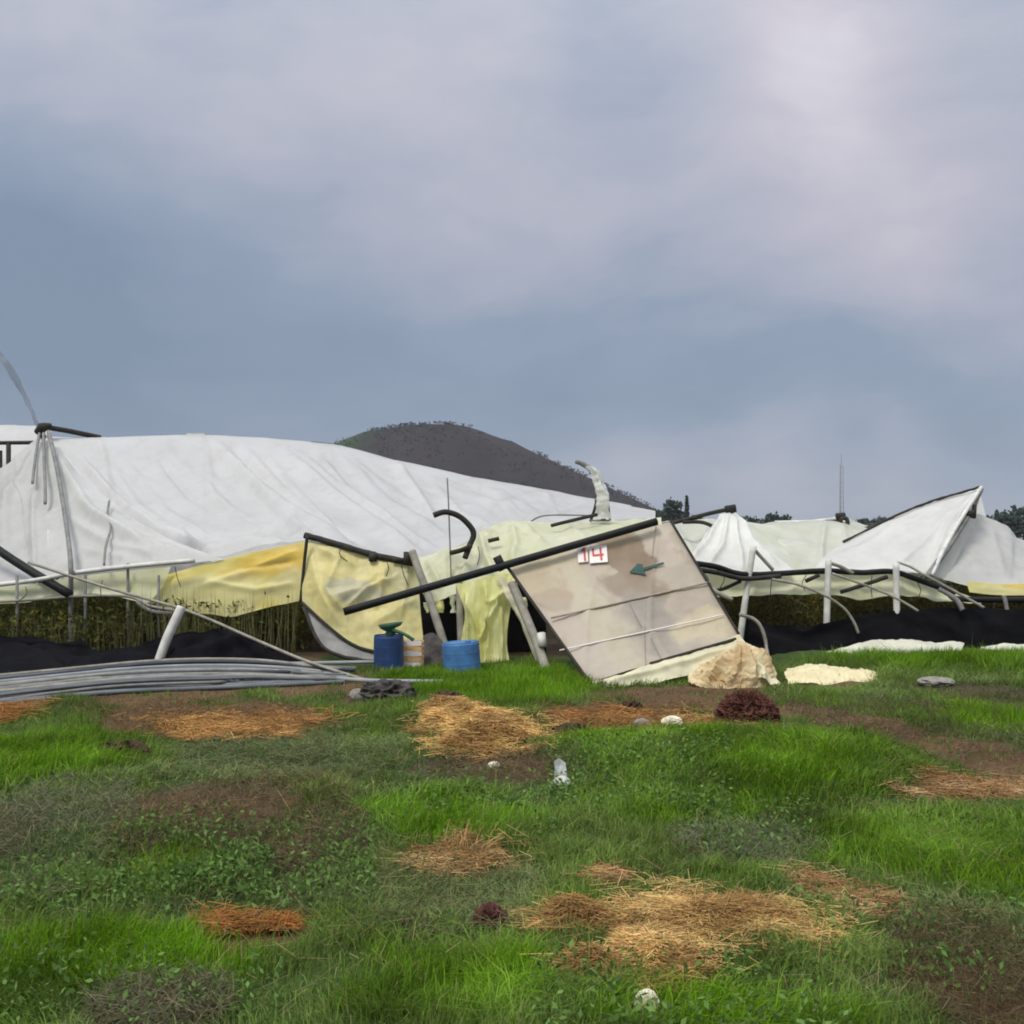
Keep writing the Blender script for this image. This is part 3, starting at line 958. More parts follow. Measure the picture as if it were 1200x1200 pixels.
sheet([[(-260, 697, 16.15), (0, 688, 16.1), (60, 680, 16.1), (120, 672, 16.1), (200, 664, 16.1)],
       [(-260, 708, 16.1), (0, 700, 16.05), (60, 694, 16.05), (120, 690, 16.05), (190, 688, 16.05)],
       [(-260, 718, 16.05), (0, 707, 16.0), (60, 699, 16.0), (120, 698, 16.0), (170, 710, 15.95)]], 60, 16,
      crumple=(0.04, 2.0), ragged=(0.05, 0), seed=3).build('side_cover', M['pale'], gh)
# far side wall of the tunnel, seen through the open front
sheet([[(-60, 640, 27), (300, 640, 27.5), (780, 640, 29)], [(-60, 712, 27), (300, 712, 27.5), (780, 712, 29)]], 40, 8, crumple=(0.1, 0.4), seed=4).build('back_wall', M['gable'], gh)
sheet([[(135, 690, 16.25), (200, 672, 16.2), (270, 653, 16.15), (315, 643, 16.1), (358, 634, 16.05)],
       [(140, 694, 16.2), (205, 690, 16.1), (270, 684, 16.05), (315, 672, 16.0), (356, 668, 15.95)],
       [(165, 704, 16.15), (205, 714, 16.05), (272, 722, 15.95), (315, 712, 15.9), (352, 703, 15.85)]], 70, 40,
      [(((220, 690), (290, 668), (352, 642)), 6, 0.05), (((240, 680), (300, 690), (350, 682)), 5, 0.04), (((280, 668), (350, 655)), 4, -0.04)],
      (0.03, 1.8), (0.006, 9), (0.04, 0), seed=5).build('eave_skirt', M['yellow'], gh)
part_tube('corner_post', [(360, 628, 15.6), (356, 665, 15.6), (352, 706, 15.55)], 0.024, M['dark'], gh, 6)
part_tube('eave_bar', [(357, 627, 15.75), (395, 638, 15.68), (440, 651, 15.6), (490, 661, 15.5)], 0.048, M['dark'], gh, 8, 0.12)
m = MB()
m.tube([P(460, 656, 15.5), P(486, 656, 15.45)], 0.03, 6)
m.tube([P(477, 647, 15.45), P(477, 662, 15.42)], 0.05, 8)
m.build('bar_joint', M['dark'], gh)
MB().tube([P(437, 648, 15.6), P(437, 657, 15.55)], 0.06, 8).build('bar_joint', M['dark'], gh)
sheet([[(360, 633, 15.75), (392, 640, 15.7), (425, 649, 15.65), (458, 656, 15.6), (489, 662, 15.55)],
       [(356, 665, 15.65), (392, 672, 15.45), (425, 675, 15.5), (458, 680, 15.45), (491, 690, 15.45)],
       [(354, 690, 15.55), (390, 702, 15.3), (428, 706, 15.35), (462, 712, 15.3), (493, 718, 15.3)],
       [(353, 706, 15.5), (382, 731, 15.25), (415, 754, 15.15), (456, 766, 15.05), (497, 758, 15.1)]], 90, 80,
      [(((400, 650), (385, 690), (402, 716)), 7, 0.07), (((385, 700), (420, 690), (450, 665)), 8, 0.08), (((455, 658), (446, 700), (440, 715)), 4, 0.06),
       (((365, 640), (375, 690), (400, 735)), 8, 0.05), (((400, 715), (430, 690), (470, 672)), 5, 0.06), (((430, 735), (470, 710), (492, 700)), 6, 0.04),
       (((372, 640), (420, 664)), 5, 0.05), (((480, 665), (470, 730)), 6, 0.05)],
      (0.045, 1.6), (0.003, 8), seed=6).build('wall_film', M['cream'], gh)
sheet([[(353, 706, 15.42), (380, 731, 15.18), (412, 755, 15.05), (452, 767, 14.95)],
       [(362, 727, 15.2), (384, 748, 15.05), (406, 762, 14.95), (448, 771, 14.9)],
       [(374, 752, 15.0), (386, 764, 14.92), (402, 768, 14.9), (446, 775, 14.85)]], 40, 16,
      crumple=(0.03, 3), seed=7).build('wall_flap', M['grey'], gh)
part_tube('flap_hem', [(354, 706, 15.35), (381, 731, 15.12), (412, 755, 15.0), (440, 764, 14.92)], 0.024, M['dark'], gh, 6)
part_tube('flap_hem', [(356, 712, 15.3), (374, 753, 14.98), (400, 769, 14.86), (440, 777, 14.8)], 0.026, M['dark'], gh, 6)
# middle: pale film slumped over the entrance
sheet([[(486, 655, 16.3), (520, 645, 16.4), (548, 636, 16.5), (575, 615, 16.7), (600, 609, 16.8), (650, 611, 17.2), (700, 611, 17.6), (775, 608, 18.0)],
       [(488, 668, 16.0), (520, 656, 16.05), (548, 650, 16.1), (575, 640, 16.1), (602, 634, 16.1), (650, 628, 16.3), (700, 620, 16.5), (775, 611, 16.6)],
       [(492, 690, 15.6), (520, 684, 15.6), (548, 676, 15.6), (575, 668, 15.5), (605, 660, 15.4), (650, 652, 15.4), (700, 640, 15.4), (778, 622, 15.4)],
       [(506, 704, 15.4), (530, 698, 15.4), (552, 690, 15.4), (577, 682, 15.3), (608, 676, 15.2), (650, 668, 15.2), (700, 656, 15.2), (780, 640, 15.2)]], 110, 50,
      [(((548, 636), (552, 660), (540, 690)), 5, 0.10), (((565, 622), (572, 655), (585, 680)), 5, 0.12), (((600, 610), (606, 640), (600, 662)), 5, 0.10),
       (((530, 645), (528, 680)), 4, 0.06), (((500, 652), (520, 690)), 5, 0.08), (((612, 612), (640, 640)), 6, 0.08), (((588, 612), (575, 628), (568, 650)), 6, 0.08),
       (((660, 612), (690, 634)), 6, 0.06), (((500, 665), (545, 652)), 4, 0.05)],
      (0.06, 1.7), (0.012, 8), seed=8).build('slumped_cover', M['pale'], gh)
sheet([[(534, 684, 15.1), (552, 682, 15.05), (572, 676, 15.0), (594, 672, 14.95), (610, 676, 14.9)],
       [(544, 720, 14.95), (556, 718, 14.9), (572, 712, 14.9), (586, 710, 14.85), (598, 714, 14.85)],
       [(538, 755, 14.85), (554, 755, 14.8), (572, 755, 14.75), (584, 755, 14.7), (594, 755, 14.7)],
       [(536, 785, 14.7), (554, 788, 14.6), (572, 788, 14.55), (586, 788, 14.5), (600, 786, 14.5)]], 60, 70,
      [(((545, 690), (562, 740), (566, 785)), 3.5, 0.10), (((570, 680), (576, 730), (574, 785)), 3, 0.12), (((600, 676), (580, 720), (560, 760)), 3, 0.10),
       (((590, 675), (588, 730), (590, 785)), 3, 0.08), (((550, 700), (548, 780)), 3, 0.08), (((608, 680), (590, 700), (570, 710)), 4, 0.08)],
      (0.05, 2.5), (0.012, 11), (0.03, 0), seed=9, stretch=(2.5, 1, 0.5)).build('hanging_film', M['lime'], gh)
part_tube('door_post', [(483, 646, 15.35), (492, 672, 15.2), (504, 704, 15.05), (521, 756, 14.85), (525, 772, 14.8)], 0.055, M['drab_post'], gh)
part_tube('door_post', [(538, 676, 15.3), (539, 715, 15.2), (541, 774, 15.1)], 0.05, M['drab_post'], gh)
part_tube('bent_pipe', [(508, 604, 15.6), (522, 600, 15.62), (538, 605, 15.64), (551, 617, 15.66), (555, 627, 15.66), (550, 640, 15.62), (545, 654, 15.55)], 0.043, M['dark'], gh)
part_tube('bar_joint', [(528, 648, 15.7), (540, 645, 15.6), (552, 640, 15.5)], 0.035, M['dark'], gh, 6)
part_tube('thin_rod', [(524, 560, 15.9), (526, 600, 15.8), (529, 690, 15.6)], 0.011, M['steel'], gh, 5)
part_tube('roof_bar', [(572, 634, 15.95), (585, 631, 15.95)], 0.03, M['dark'], gh, 6)
part_tube('roof_bar', [(646, 616, 16.6), (670, 610, 16.7), (700, 603, 16.8)], 0.028, M['dark'], gh, 6)
part_tube('roof_bar', [(622, 611, 17.2), (640, 604, 17.2), (690, 604, 17.2)], 0.012, M['steel'], gh, 6)
# torn post with a flap of film above the middle
part_tube('bent_pipe', [(674, 541, 17.0), (683, 544, 17.0), (693, 551, 17.0), (701, 566, 17.0), (706, 584, 17.0), (707, 610, 17.0)], [0.03, 0.04, 0.045, 0.045, 0.045, 0.045], M['steel'], gh, 8, 0.1)
sheet([[(686, 547, 16.96), (692, 546, 16.9), (697, 549, 16.95)], [(694, 558, 16.95), (701, 556, 16.86), (706, 560, 16.95)], [(699, 574, 16.95), (706, 572, 16.85), (712, 576, 16.95)],
       [(700, 592, 16.95), (707, 590, 16.84), (714, 593, 16.95)], [(696, 609, 16.95), (706, 608, 16.82), (715, 608, 16.95)]], 14, 50,
      [(((690, 548), (704, 575), (703, 608)), 2, 0.05), (((696, 550), (710, 580), (710, 606)), 2, 0.05)], (0.05, 5), (0.015, 14), (0.05, 0), seed=45).build('torn_strip', M['white'], gh)
part_tube('strip_leg', [(700, 582, 17.05), (697, 596, 17.05), (692, 611, 17.1)], 0.024, M['dark'], gh, 6)
part_tube('strip_leg', [(713, 590, 17.05), (715, 610, 17.1)], 0.016, M['steel'], gh, 6)
part_tube('strip_leg', [(692, 610, 17.05), (714, 610, 17.05)], 0.014, M['steel'], gh, 6)
ts_rows = [((-52, 376), (-40, 370)), ((-20, 406), (-10, 400)), ((2, 426), (9, 422)), ((14, 446), (22, 441)), ((26, 466), (32, 463)), ((36, 486), (40, 484)), ((44, 506), (48, 505))]
sheet([[(a[0], a[1], 20.15 + 0.1 * math.sin(i * 2.1)), ((a[0] + b[0]) / 2, (a[1] + b[1]) / 2, 20.2 + 0.12 * math.cos(i * 1.7)), (b[0], b[1], 20.2)] for i, (a, b) in enumerate(ts_rows)],
      12, 60, (), (0.025, 3.5), (0.008, 9), seed=11).build('torn_strip', M['strip'], gh)

# the black pole and the thin pole that lean on it
pl = thing('pole', 'thick black pole slanting down from the left edge', 'pole', G(40, 790))
part_tube('shaft', [P(-90, 578, 16.9), P(0, 646, 16.35), P(82, 697, 15.85)], 0.064, M['black'], pl)
pl = thing('pole', 'long thin grey pole slanting from the white eave to the pipe bundle', 'pole', G(425, 797))
part_tube('shaft', [(33, 659, 15.75), (130, 690, 15.4), (220, 716, 15.0), (300, 750, 14.2), (360, 775, 13.6), (428, 797, 13.1)], 0.020, M['drab_post'], pl)
pl = thing('stub_post', 'short white post leaning over the black netting at left', 'post', G(196, 780))
part_tube('shaft', [(213, 711, 14.6), (205, 728, 14.55), (195, 750, 14.5), (186, 775, 14.45)], 0.062, M['white_pvc'], pl)

# second tunnel far behind, at the left edge
g2 = thing('greenhouse', 'bluish white greenhouse roof far behind at the left edge', 'greenhouse', (-14, 33, 0))
sheet([[(-420, 640, 29), (-20, 640, 29), (60, 640, 29)], [(-420, 530, 29.5), (-20, 532, 29.5), (60, 534, 29.5)], [(-420, 502, 31), (-20, 500, 31), (60, 498, 31)],
       [(-420, 540, 35), (-20, 540, 35), (60, 540, 35)], [(-420, 640, 36), (-20, 640, 36), (60, 640, 36)]], 30, 30, crumple=(0.05, 0.6), seed=10).build('roof_cover', M['roof'], g2)
part_tube('rail', [(-420, 522, 28.2), (0, 519, 28.2), (46, 518, 28.2)], 0.05, M['dark'], g2, 6)
part_tube('post', [P(10, 519, 28.2), Vector((P(10, 519, 28.2).x, 28.2, 0))], 0.06, M['dark'], g2, 6)
part_tube('post', [P(0, 528, 28.3), Vector((P(0, 528, 28.3).x, 28.3, 0))], 0.06, M['dark'], g2, 6)


# ------------------------------------------------------------------ crops, netting and an added dark doorway sheet inside
def crop_mass(name, boxes, label, n_leaf, n_stalk, tint):
    """boxes: x0, x1, y0, y1, height; stalky plants with ragged leaves"""
    X, Y, Z, S, C, E = [], [], [], [], [], []
    V, Fq, VC = [], [], []
    area = sum((b[1] - b[0]) * (b[3] - b[2]) for b in boxes)
    for bx in boxes:
        x0, x1, y0, y1, h = bx[:5]
        w = (x1 - x0) * (y1 - y0) / area
        n = max(int(n_leaf * w * (bx[5] if len(bx) > 5 else 1)), 4)
        cx, cy = rng.uniform(x0, x1, n), rng.uniform(y0, y1, n)
        top = h * (0.72 + 0.5 * fbm(cx * 1.7, cy * 1.7, 201, 3))
        cz = top * rng.uniform(0.05, 1.0, n) ** 0.8
        X.append(cx), Y.append(cy), Z.append(cz)
        S.append(rng.uniform(0.012, 0.036, n))
        C.append(np.array(tint) * rng.uniform(0.5, 1.6, (n, 1)) * np.where(rng.uniform(size=(n, 1)) < 0.25, np.array([[1.5, 1.05, 0.6]]), 1.0))
        k = int(n_stalk * w * (6 if len(bx) > 5 else 1))
        sx, sy = rng.uniform(x0, x1, k), rng.uniform(y0, y1, k)
        sh = h * rng.uniform(0.8, 1.25, k)
        lean = rng.normal(0, 0.08, (k, 2))
        r = 0.006
        b0 = np.stack([sx - r, sy, 0 * sx], 1)
        b1 = np.stack([sx + r, sy, 0 * sx], 1)
        b2 = np.stack([sx, sy + r * 1.6, 0 * sx], 1)
        tp = np.stack([sx + lean[:, 0], sy + lean[:, 1], sh], 1)
        base = sum(len(q) for q in V)
        V.append(np.stack([b0, b1, b2, tp], 1).reshape(-1, 3))
        i = base + np.arange(k)[:, None] * 4
        Fq.append(np.concatenate([i + np.array([[0, 1, 3]]), i + np.array([[1, 2, 3]]), i + np.array([[2, 0, 3]])], 0))
        VC.append(np.repeat(np.array([0.10, 0.10, 0.045]) * rng.uniform(0.4, 1.5, (k, 1)), 4, axis=0))
    o = leaf_mesh(name, *(np.concatenate(q) for q in (X, Y, Z, S)), np.concatenate(C), M['crop'], 1.7)
    tag(o, label, 'plants', kind='stuff')
    me = mesh_np('stalks', np.concatenate(V), np.concatenate(Fq), np.concatenate(VC))
    me.materials.append(M['crop'])
    s = link(bpy.data.objects.new('stalks', me), o)
    s['kind'] = 'stuff'


crop_mass('crop_plants', [(-12, -3.6, 15.9, 17.6, 0.82), (-4.6, -2.2, 16.2, 17.6, 0.95), (-12, -1, 18.0, 21, 0.9), (-5.5, -3.1, 15.6, 15.8, 0.93, 0.03), (-11.5, -5.5, 15.65, 15.8, 0.62, 1.3)],
          'withered olive crop plants standing inside the left greenhouse', 90000, 2600, (0.080, 0.092, 0.026))
crop_mass('crop_plants', [(2.9, 12.0, 16.3, 18.0, 0.88), (3, 12.0, 18.4, 21, 0.85)],
          'dark olive crop plants under the right greenhouse roof', 50000, 1400, (0.066, 0.066, 0.022))

nt = sheet([[(-260, 750, 15.1), (0, 752, 15.1), (60, 752, 15.1), (110, 757, 15.1), (160, 760, 15.05), (200, 750, 15.0), (240, 740, 14.9), (280, 742, 14.9), (330, 762, 14.9), (372, 778, 14.85)],
            [(-260, 768, 14.9), (0, 765, 14.85), (60, 763, 14.85), (110, 766, 14.85), (160, 768, 14.8), (200, 762, 14.75), (240, 752, 14.7), (280, 756, 14.65), (330, 770, 14.7), (374, 781, 14.75)],
            [(-260, 800, 13.6), (0, 804, 12.8), (60, 798, 13.2), (110, 793, 13.5), (160, 790, 13.8), (200, 789, 14.0), (240, 787, 14.1), (280, 787, 14.2), (330, 787, 14.4), (378, 787, 14.6)]],
           130, 40, [(((60, 740), (120, 765), (190, 770)), 6, 0.08), (((180, 752), (210, 765), (280, 760)), 6, 0.09), (((240, 775), (275, 750), (330, 775)), 6, 0.1),
                     (((-20, 750), (40, 765), (80, 780)), 6, 0.08)],
           (0.10, 1.6), (0.02, 7), (0.10, 1), seed=12).build('net_or_dark_sheet', M['net'])
tag(nt, 'slack black netting heaped along the front of the left greenhouse', 'netting')
nt = sheet([[(868, 712, 15.75), (885, 728, 15.6), (920, 736, 15.55), (965, 733, 15.5), (1010, 720, 15.5), (1060, 714, 15.5), (1110, 712, 15.5), (1170, 713, 15.5), (1480, 714, 15.5)],
            [(866, 740, 15.6), (885, 748, 15.5), (920, 754, 15.45), (965, 752, 15.4), (1010, 744, 15.4), (1060, 737, 15.4), (1110, 737, 15.4), (1170, 738, 15.4), (1480, 738, 15.4)],
            [(862, 772, 15.3), (885, 774, 15.3), (920, 775, 15.25), (965, 774, 15.25), (1010, 774, 15.25), (1060, 774, 15.25), (1110, 774, 15.25), (1170, 774, 15.25), (1480, 774, 15.25)]],
           130, 40, [(((880, 718), (940, 740), (1010, 716)), 6, 0.08), (((870, 735), (940, 760), (1020, 750)), 8, 0.06), (((1080, 715), (1130, 745)), 8, 0.05), (((1150, 720), (1200, 750)), 8, 0.05)],
           (0.05, 1.8), (0.012, 7), (0.04, 1), seed=13).build('net_or_dark_sheet', M['net'])
tag(nt, 'black shade netting stretched low along the right greenhouse', 'netting')
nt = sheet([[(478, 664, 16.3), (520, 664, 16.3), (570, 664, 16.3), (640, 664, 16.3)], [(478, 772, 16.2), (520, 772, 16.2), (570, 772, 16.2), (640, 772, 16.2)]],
           60, 40, (), (0.06, 1.5), (0.012, 7), seed=14).build('net_or_dark_sheet', M['net'])  # no net here: black sheet added to stand for the doorway's shade
tag(nt, 'black sheet added for the darkness of the doorway behind the blue drums', 'netting')
nt = sheet([[(496, 745, 14.9), (508, 742, 14.85), (520, 752, 14.8)], [(490, 784, 14.55), (506, 784, 14.5), (520, 784, 14.5)]],
           16, 16, (), (0.025, 2.0), (0.004, 9), seed=15).build('grey_sheet', M['rag'])
tag(nt, 'dark grey sheet hanging between the two blue drums', 'sheet')

# ------------------------------------------------------------------ fallen end panel with its sign
pn = thing('end_panel', 'fallen dirty greenhouse end panel numbered 14, leaning on its long black rail', 'panel', G(690, 802))
TL, TR, BR, BL = Vector(P(592, 662, 14.5)), Vector(P(786, 612, 14.7)), Vector(P(866, 745, 13.6)), Vector(P(690, 800, 13.0))


def on_panel(u, v, off=0.0):
    p = (TL * (1 - u) + TR * u) * (1 - v) + (BL * (1 - u) + BR * u) * v
    n = (TR - TL).cross(BL - TL).normalized()
    if n.y > 0:
        n = -n
    return p + n * off


def inv_panel(px, py):
    best = None
    u0, u1, v0, v1 = 0, 1, 0, 1
    for it in range(5):
        for i in range(21):
            for j in range(21):
                u, v = u0 + (u1 - u0) * i / 20, v0 + (v1 - v0) * j / 20
                p = on_panel(u, v)
                e = (600 + F * p.x / p.y - px) ** 2 + (HY + F * (EYE - p.z) / p.y - py) ** 2
                if best is None or e < best[0]:
                    best = (e, u, v)
        du, dv = (u1 - u0) / 8, (v1 - v0) / 8
        u0, u1, v0, v1 = best[1] - du, best[1] + du, best[2] - dv, best[2] + dv
    return best[1], best[2]


sheet([[(592, 662, 14.5), (640, 649.6, 14.55), (689, 637, 14.6), (737, 624.5, 14.65), (786, 612, 14.7)],
       [(616, 696, 14.14), (662, 684, 14.2), (709, 670, 14.25), (758, 658, 14.34), (806, 645, 14.44)],
       [(641, 731, 13.75), (688, 718, 13.8), (734, 704, 13.9), (780, 692, 14.0), (826, 678.5, 14.15)],
       [(666, 766, 13.37), (709, 752, 13.45), (755, 738, 13.6), (801, 725, 13.75), (846, 712, 13.87)],
       [(690, 800, 13.0), (733, 787, 13.1), (778, 772, 13.3), (822, 759, 13.45), (866, 745, 13.6)]], 90, 90,
      [(((770, 616), (768, 650), (764, 690), (762, 790)), 2.5, 0.02), (((700, 665), (690, 720), (686, 790)), 6, 0.02), (((740, 708), (770, 745), (790, 782)), 3, 0.02),
       (((786, 640), (820, 652)), 3, 0.02), (((650, 660), (662, 690)), 4, 0.02), (((610, 700), (650, 716)), 4, -0.02), (((780, 625), (805, 660)), 3, 0.02)],
      (0.022, 2.0), (0.005, 9), seed=16).build('film', M['panel'], pn)


def panel_bar(name, a, b, r, mat, off=0.03, sides=8):
    return MB().tube([on_panel(a[0], a[1], off), on_panel((a[0] + b[0]) / 2, (a[1] + b[1]) / 2, off), on_panel(b[0], b[1], off)], r, sides).build(name, mat, pn)


m = MB()
m.tube([P(403, 717, 14.1), P(500, 689, 14.2), P(592, 662.4, 14.33), P(690, 634, 14.45), P(770, 611, 14.55)], 0.051, 10)
m.build('top_rail', M['black'], pn)
m = MB()
m.tube([P(582, 652, 14.35), P(590, 668, 14.35)], 0.06, 8)
m.build('rail_clamp', M['black'], pn)
panel_bar('side_rail', (0.0, 0.02), (0.0, 1.0), 0.022, M['dark'])
panel_bar('side_rail', (1.0, 0.0), (1.0, 1.0), 0.016, M['dark'])
panel_bar('cross_bar', inv_panel(646, 726), inv_panel(832, 684), 0.013, M['seam'], 0.03, 6)
panel_bar('cross_bar', inv_panel(656, 764), inv_panel(848, 722), 0.009, M['card'], 0.03, 6)
panel_bar('seam', inv_panel(769, 617), inv_panel(764, 655), 0.005, M['seam'], 0.03, 5)
panel_bar('seam', inv_panel(738, 709), inv_panel(752, 736), 0.005, M['seam'], 0.03, 5)
panel_bar('seam', inv_panel(763, 749), inv_panel(777, 778), 0.005, M['seam'], 0.03, 5)
panel_bar('seam', inv_panel(757, 700), inv_panel(757, 790), 0.005, M['seam'], 0.012, 5)
sheet([[(690, 800, 12.98), (733, 787, 13.05), (778, 772, 13.22), (822, 759, 13.38), (866, 744, 13.55)],
       [(694, 804, 12.92), (735, 793, 12.98), (780, 783, 13.1), (824, 771, 13.28), (872, 751, 13.5)],
       [(704, 808, 12.86), (738, 804, 12.9), (785, 797, 12.98), (828, 784, 13.15), (880, 760, 13.42)]], 70, 16,
      [(((700, 800), (780, 782), (866, 756)), 3, 0.05)], (0.03, 3.0), (0.008, 10), (0.03, 0), seed=17).build('bottom_hem', M['ground_film'], pn)
panel_bar('bottom_rail', inv_panel(762, 781), inv_panel(862, 752), 0.024, M['dark'], 0.05, 6)


def panel_plate(name, pix, mat, parent, off, thick=0.012):
    uv = [inv_panel(*p) for p in pix]
    n = len(uv)
    v = [on_panel(u, w, off + thick) for u, w in uv] + [on_panel(u, w, off) for u, w in uv]
    mm = MB().add(v, [tuple(range(n)), tuple(range(2 * n - 1, n - 1, -1))] + [(i, i + n, (i + 1) % n + n, (i + 1) % n) for i in range(n)])
    return mm.build(name, mat, parent, False)


def strokes(name, quads, parent, off):
    mm = MB()
    for pix in quads:
        uv = [inv_panel(*p) for p in pix]
        n = len(uv)
        v = [on_panel(u, w, off + 0.004) for u, w in uv] + [on_panel(u, w, off) for u, w in uv]
        mm.add(v, [tuple(range(n)), tuple(range(2 * n - 1, n - 1, -1))] + [(i, i + n, (i + 1) % n + n, (i + 1) % n) for i in range(n)])
    return mm.build(name, M['red_paint'], parent, False)


def bar(a, b, w):
    dx, dy = b[0] - a[0], b[1] - a[1]
    L = math.hypot(dx, dy)
    nx, ny = -dy / L * w / 2, dx / L * w / 2
    return [(a[0] + nx, a[1] + ny), (b[0] + nx, b[1] + ny), (b[0] - nx, b[1] - ny), (a[0] - nx, a[1] - ny)]


c1 = panel_plate('number_card', [(676.5, 643), (688.5, 641.5), (689.5, 660), (678, 661.5)], M['card'], pn, 0.03, 0.006)
strokes('digit', [bar((684.5, 644), (686, 659.5), 2.4), bar((681.2, 648.5), (684.6, 644.6), 1.8)], c1, 0.037)
c2 = panel_plate('number_card', [(690.5, 642), (711, 640.8), (712.5, 660.5), (691.5, 662.2)], M['card'], pn, 0.03, 0.006)
strokes('digit', [bar((695, 645), (695.6, 653.4), 2.2), bar((695, 653.4), (707.6, 652.2), 2.2), bar((703.6, 644.2), (705.2, 658.8), 2.4)], c2, 0.037)
ar = panel_plate('arrow', [(737.6, 672.5), (747.5, 662.5), (753.5, 663.5), (753.4, 667.6), (777.5, 660.8), (778.4, 663.0), (754.5, 670.3), (757.5, 676.2)], M['teal_paint'], pn, 0.03, 0.006)
ar['label'] = 'dark green arrow pointing left'

# post and folded film along the panel's left side
ps = thing('fallen_post', 'pale leaning post left of the fallen panel', 'post', G(640, 795))
part_tube('shaft', [(600, 684, 14.3), (616, 722, 14.0), (632, 762, 13.7), (642, 792, 13.45)], 0.062, M['drab_post'], ps)
part_tube('end_cap', [(634, 742, 13.72), (636, 758, 13.66)], 0.055, M['white_pvc'], ps)
fs = sheet([[(578, 678, 14.9), (590, 676, 14.8), (600, 684, 14.7)], [(596, 704, 14.7), (606, 704, 14.6), (614, 716, 14.5)], [(612, 734, 14.4), (620, 740, 14.3), (626, 752, 14.2)],
            [(632, 786, 13.9), (640, 790, 13.8), (646, 794, 13.7)]], 20, 50, [(((585, 680), (615, 730), (640, 790)), 3, 0.06)], (0.05, 3), (0.01, 9), seed=18).build('twisted_film', M['ground_film'])
tag(fs, 'twisted tan film hanging left of the pale leaning post', 'plastic film')


# ------------------------------------------------------------------ crumpled things
def blob_mesh(c, sx, sy, sz, amp, freq, seed, sub=4, ridged=True, floor=None):
    import bmesh
    bm = bmesh.new()
    bmesh.ops.create_icosphere(bm, subdivisions=sub, radius=1.0)
    m = MB()
    sv = Vector((seed * 3.3, seed * 1.7, seed))
    for v in bm.verts:
        n = v.co.normalized()
        h = mnoise.fractal(n * freq + sv, 0.8, 2.1, 4)
        if ridged:
            h = 0.5 - abs(mnoise.noise(n * freq + sv)) * 1.6 + 0.4 * h
        r = 1 + amp * h
        p = Vector((n.x * sx, n.y * sy, n.z * sz)) * r + Vector(c)
        if floor is not None and p.z < floor:
            p.z = floor - 0.01
        m.v.append(tuple(p))
    m.f = [tuple(v.index for v in f.verts) for f in bm.faces]
    bm.free()
    return m


c = G(868, 800)
hp = thing('film_heap', 'crumpled tan plastic film heaped at the corner of the fallen panel', 'plastic film', c)
blob_mesh(c + Vector((0, 0.38, 0.10)), 0.36, 0.22, 0.20, 0.3, 2.3, 4, 4).build('inner_film', M['scrap'], hp, False)
crumpled([[(842, 766, 13.55), (858, 757, 13.5), (874, 755, 13.5), (890, 768, 13.55)],
          [(828, 778, 13.1), (854, 765, 12.95), (880, 767, 12.95), (904, 780, 13.1)],
          [(818, 790, 12.9), (848, 780, 12.7), (882, 782, 12.7), (910, 790, 12.9)],
          [(812, 800, 12.8), (846, 806, 12.55), (882, 808, 12.55), (918, 806, 12.7)]], 40, 30,
         [(((862, 758), (846, 780), (828, 802)), 5, 0.10), (((868, 757), (866, 780), (852, 806)), 4, 0.09), (((872, 758), (880, 780), (884, 806)), 5, 0.10), (((880, 762), (896, 780), (908, 802)), 5, 0.09)],
         (0.09, 2.2), 0.009, 19).build('crumpled_film', M['scrap'], hp, False)
crumpled([[(870, 760, 13.3), (880, 760, 13.25), (892, 770, 13.2)], [(874, 776, 12.95), (892, 777, 12.85), (906, 785, 12.9)], [(876, 792, 12.68), (898, 798, 12.58), (917, 804, 12.66)]], 20, 20,
         [(((876, 760), (890, 778), (898, 800)), 4, 0.10)], (0.07, 3.0), 0.009, 27).build('crumpled_film', M['ground_film'], hp, False)
crumpled([[(806, 792, 13.0), (826, 784, 12.95), (848, 780, 12.9)], [(808, 800, 12.8), (830, 796, 12.7), (850, 794, 12.62)], [(812, 806, 12.66), (834, 808, 12.56), (856, 809, 12.5)]], 18, 14,
         [(((826, 786), (832, 806)), 4, 0.08)], (0.05, 3.0), 0.014, 28).build('crumpled_film', M['scrap'], hp, False)
o = crumpled([[(922, 784, 13.5), (950, 779, 13.55), (985, 781, 13.5), (1020, 788, 13.3), (1034, 795, 13.1)],
              [(920, 790, 13.0), (950, 785, 12.95), (985, 786, 12.9), (1018, 792, 12.8), (1034, 798, 12.75)],
              [(924, 800, 12.6), (950, 801, 12.5), (985, 803, 12.45), (1016, 803, 12.5), (1032, 802, 12.6)]], 46, 14,
             [(((930, 790), (980, 792), (1030, 800)), 4, 0.05)], (0.05, 3.0), 0.008, 29).build('film_sheet', M['cream_sheet'], None, False)
tag(o, 'flat cream plastic sheet lying on the grass right of the crumpled heap', 'plastic sheet')
o = sheet([[(935, 776, 15.0), (990, 756, 15.15), (1040, 750, 15.2), (1085, 750, 15.2), (1130, 755, 15.2)],
           [(940, 782, 14.7), (992, 763, 14.9), (1040, 757, 14.95), (1085, 757, 14.95), (1128, 760, 14.95)],
           [(948, 786, 14.3), (996, 776, 14.4), (1040, 772, 14.4), (1085, 770, 14.4), (1120, 770, 14.4)]], 60, 12, (), (0.05, 3), (0.01, 9), (0.04, 1), seed=22).build('film_sheet', M['ground_white'])
tag(o, 'pale white sheet lying along the foot of the right black netting', 'plastic sheet')
o = sheet([[(1150, 755, 15.1), (1180, 753, 15.1), (1240, 752, 15.1)], [(1148, 766, 14.8), (1180, 765, 14.8), (1240, 764, 14.8)]], 24, 8, (), (0.04, 3), (0.01, 9), seed=23).build('film_sheet', M['ground_white'])
tag(o, 'small white sheet at the net foot by the right edge', 'plastic sheet')

# ------------------------------------------------------------------ drums, crate, scoop


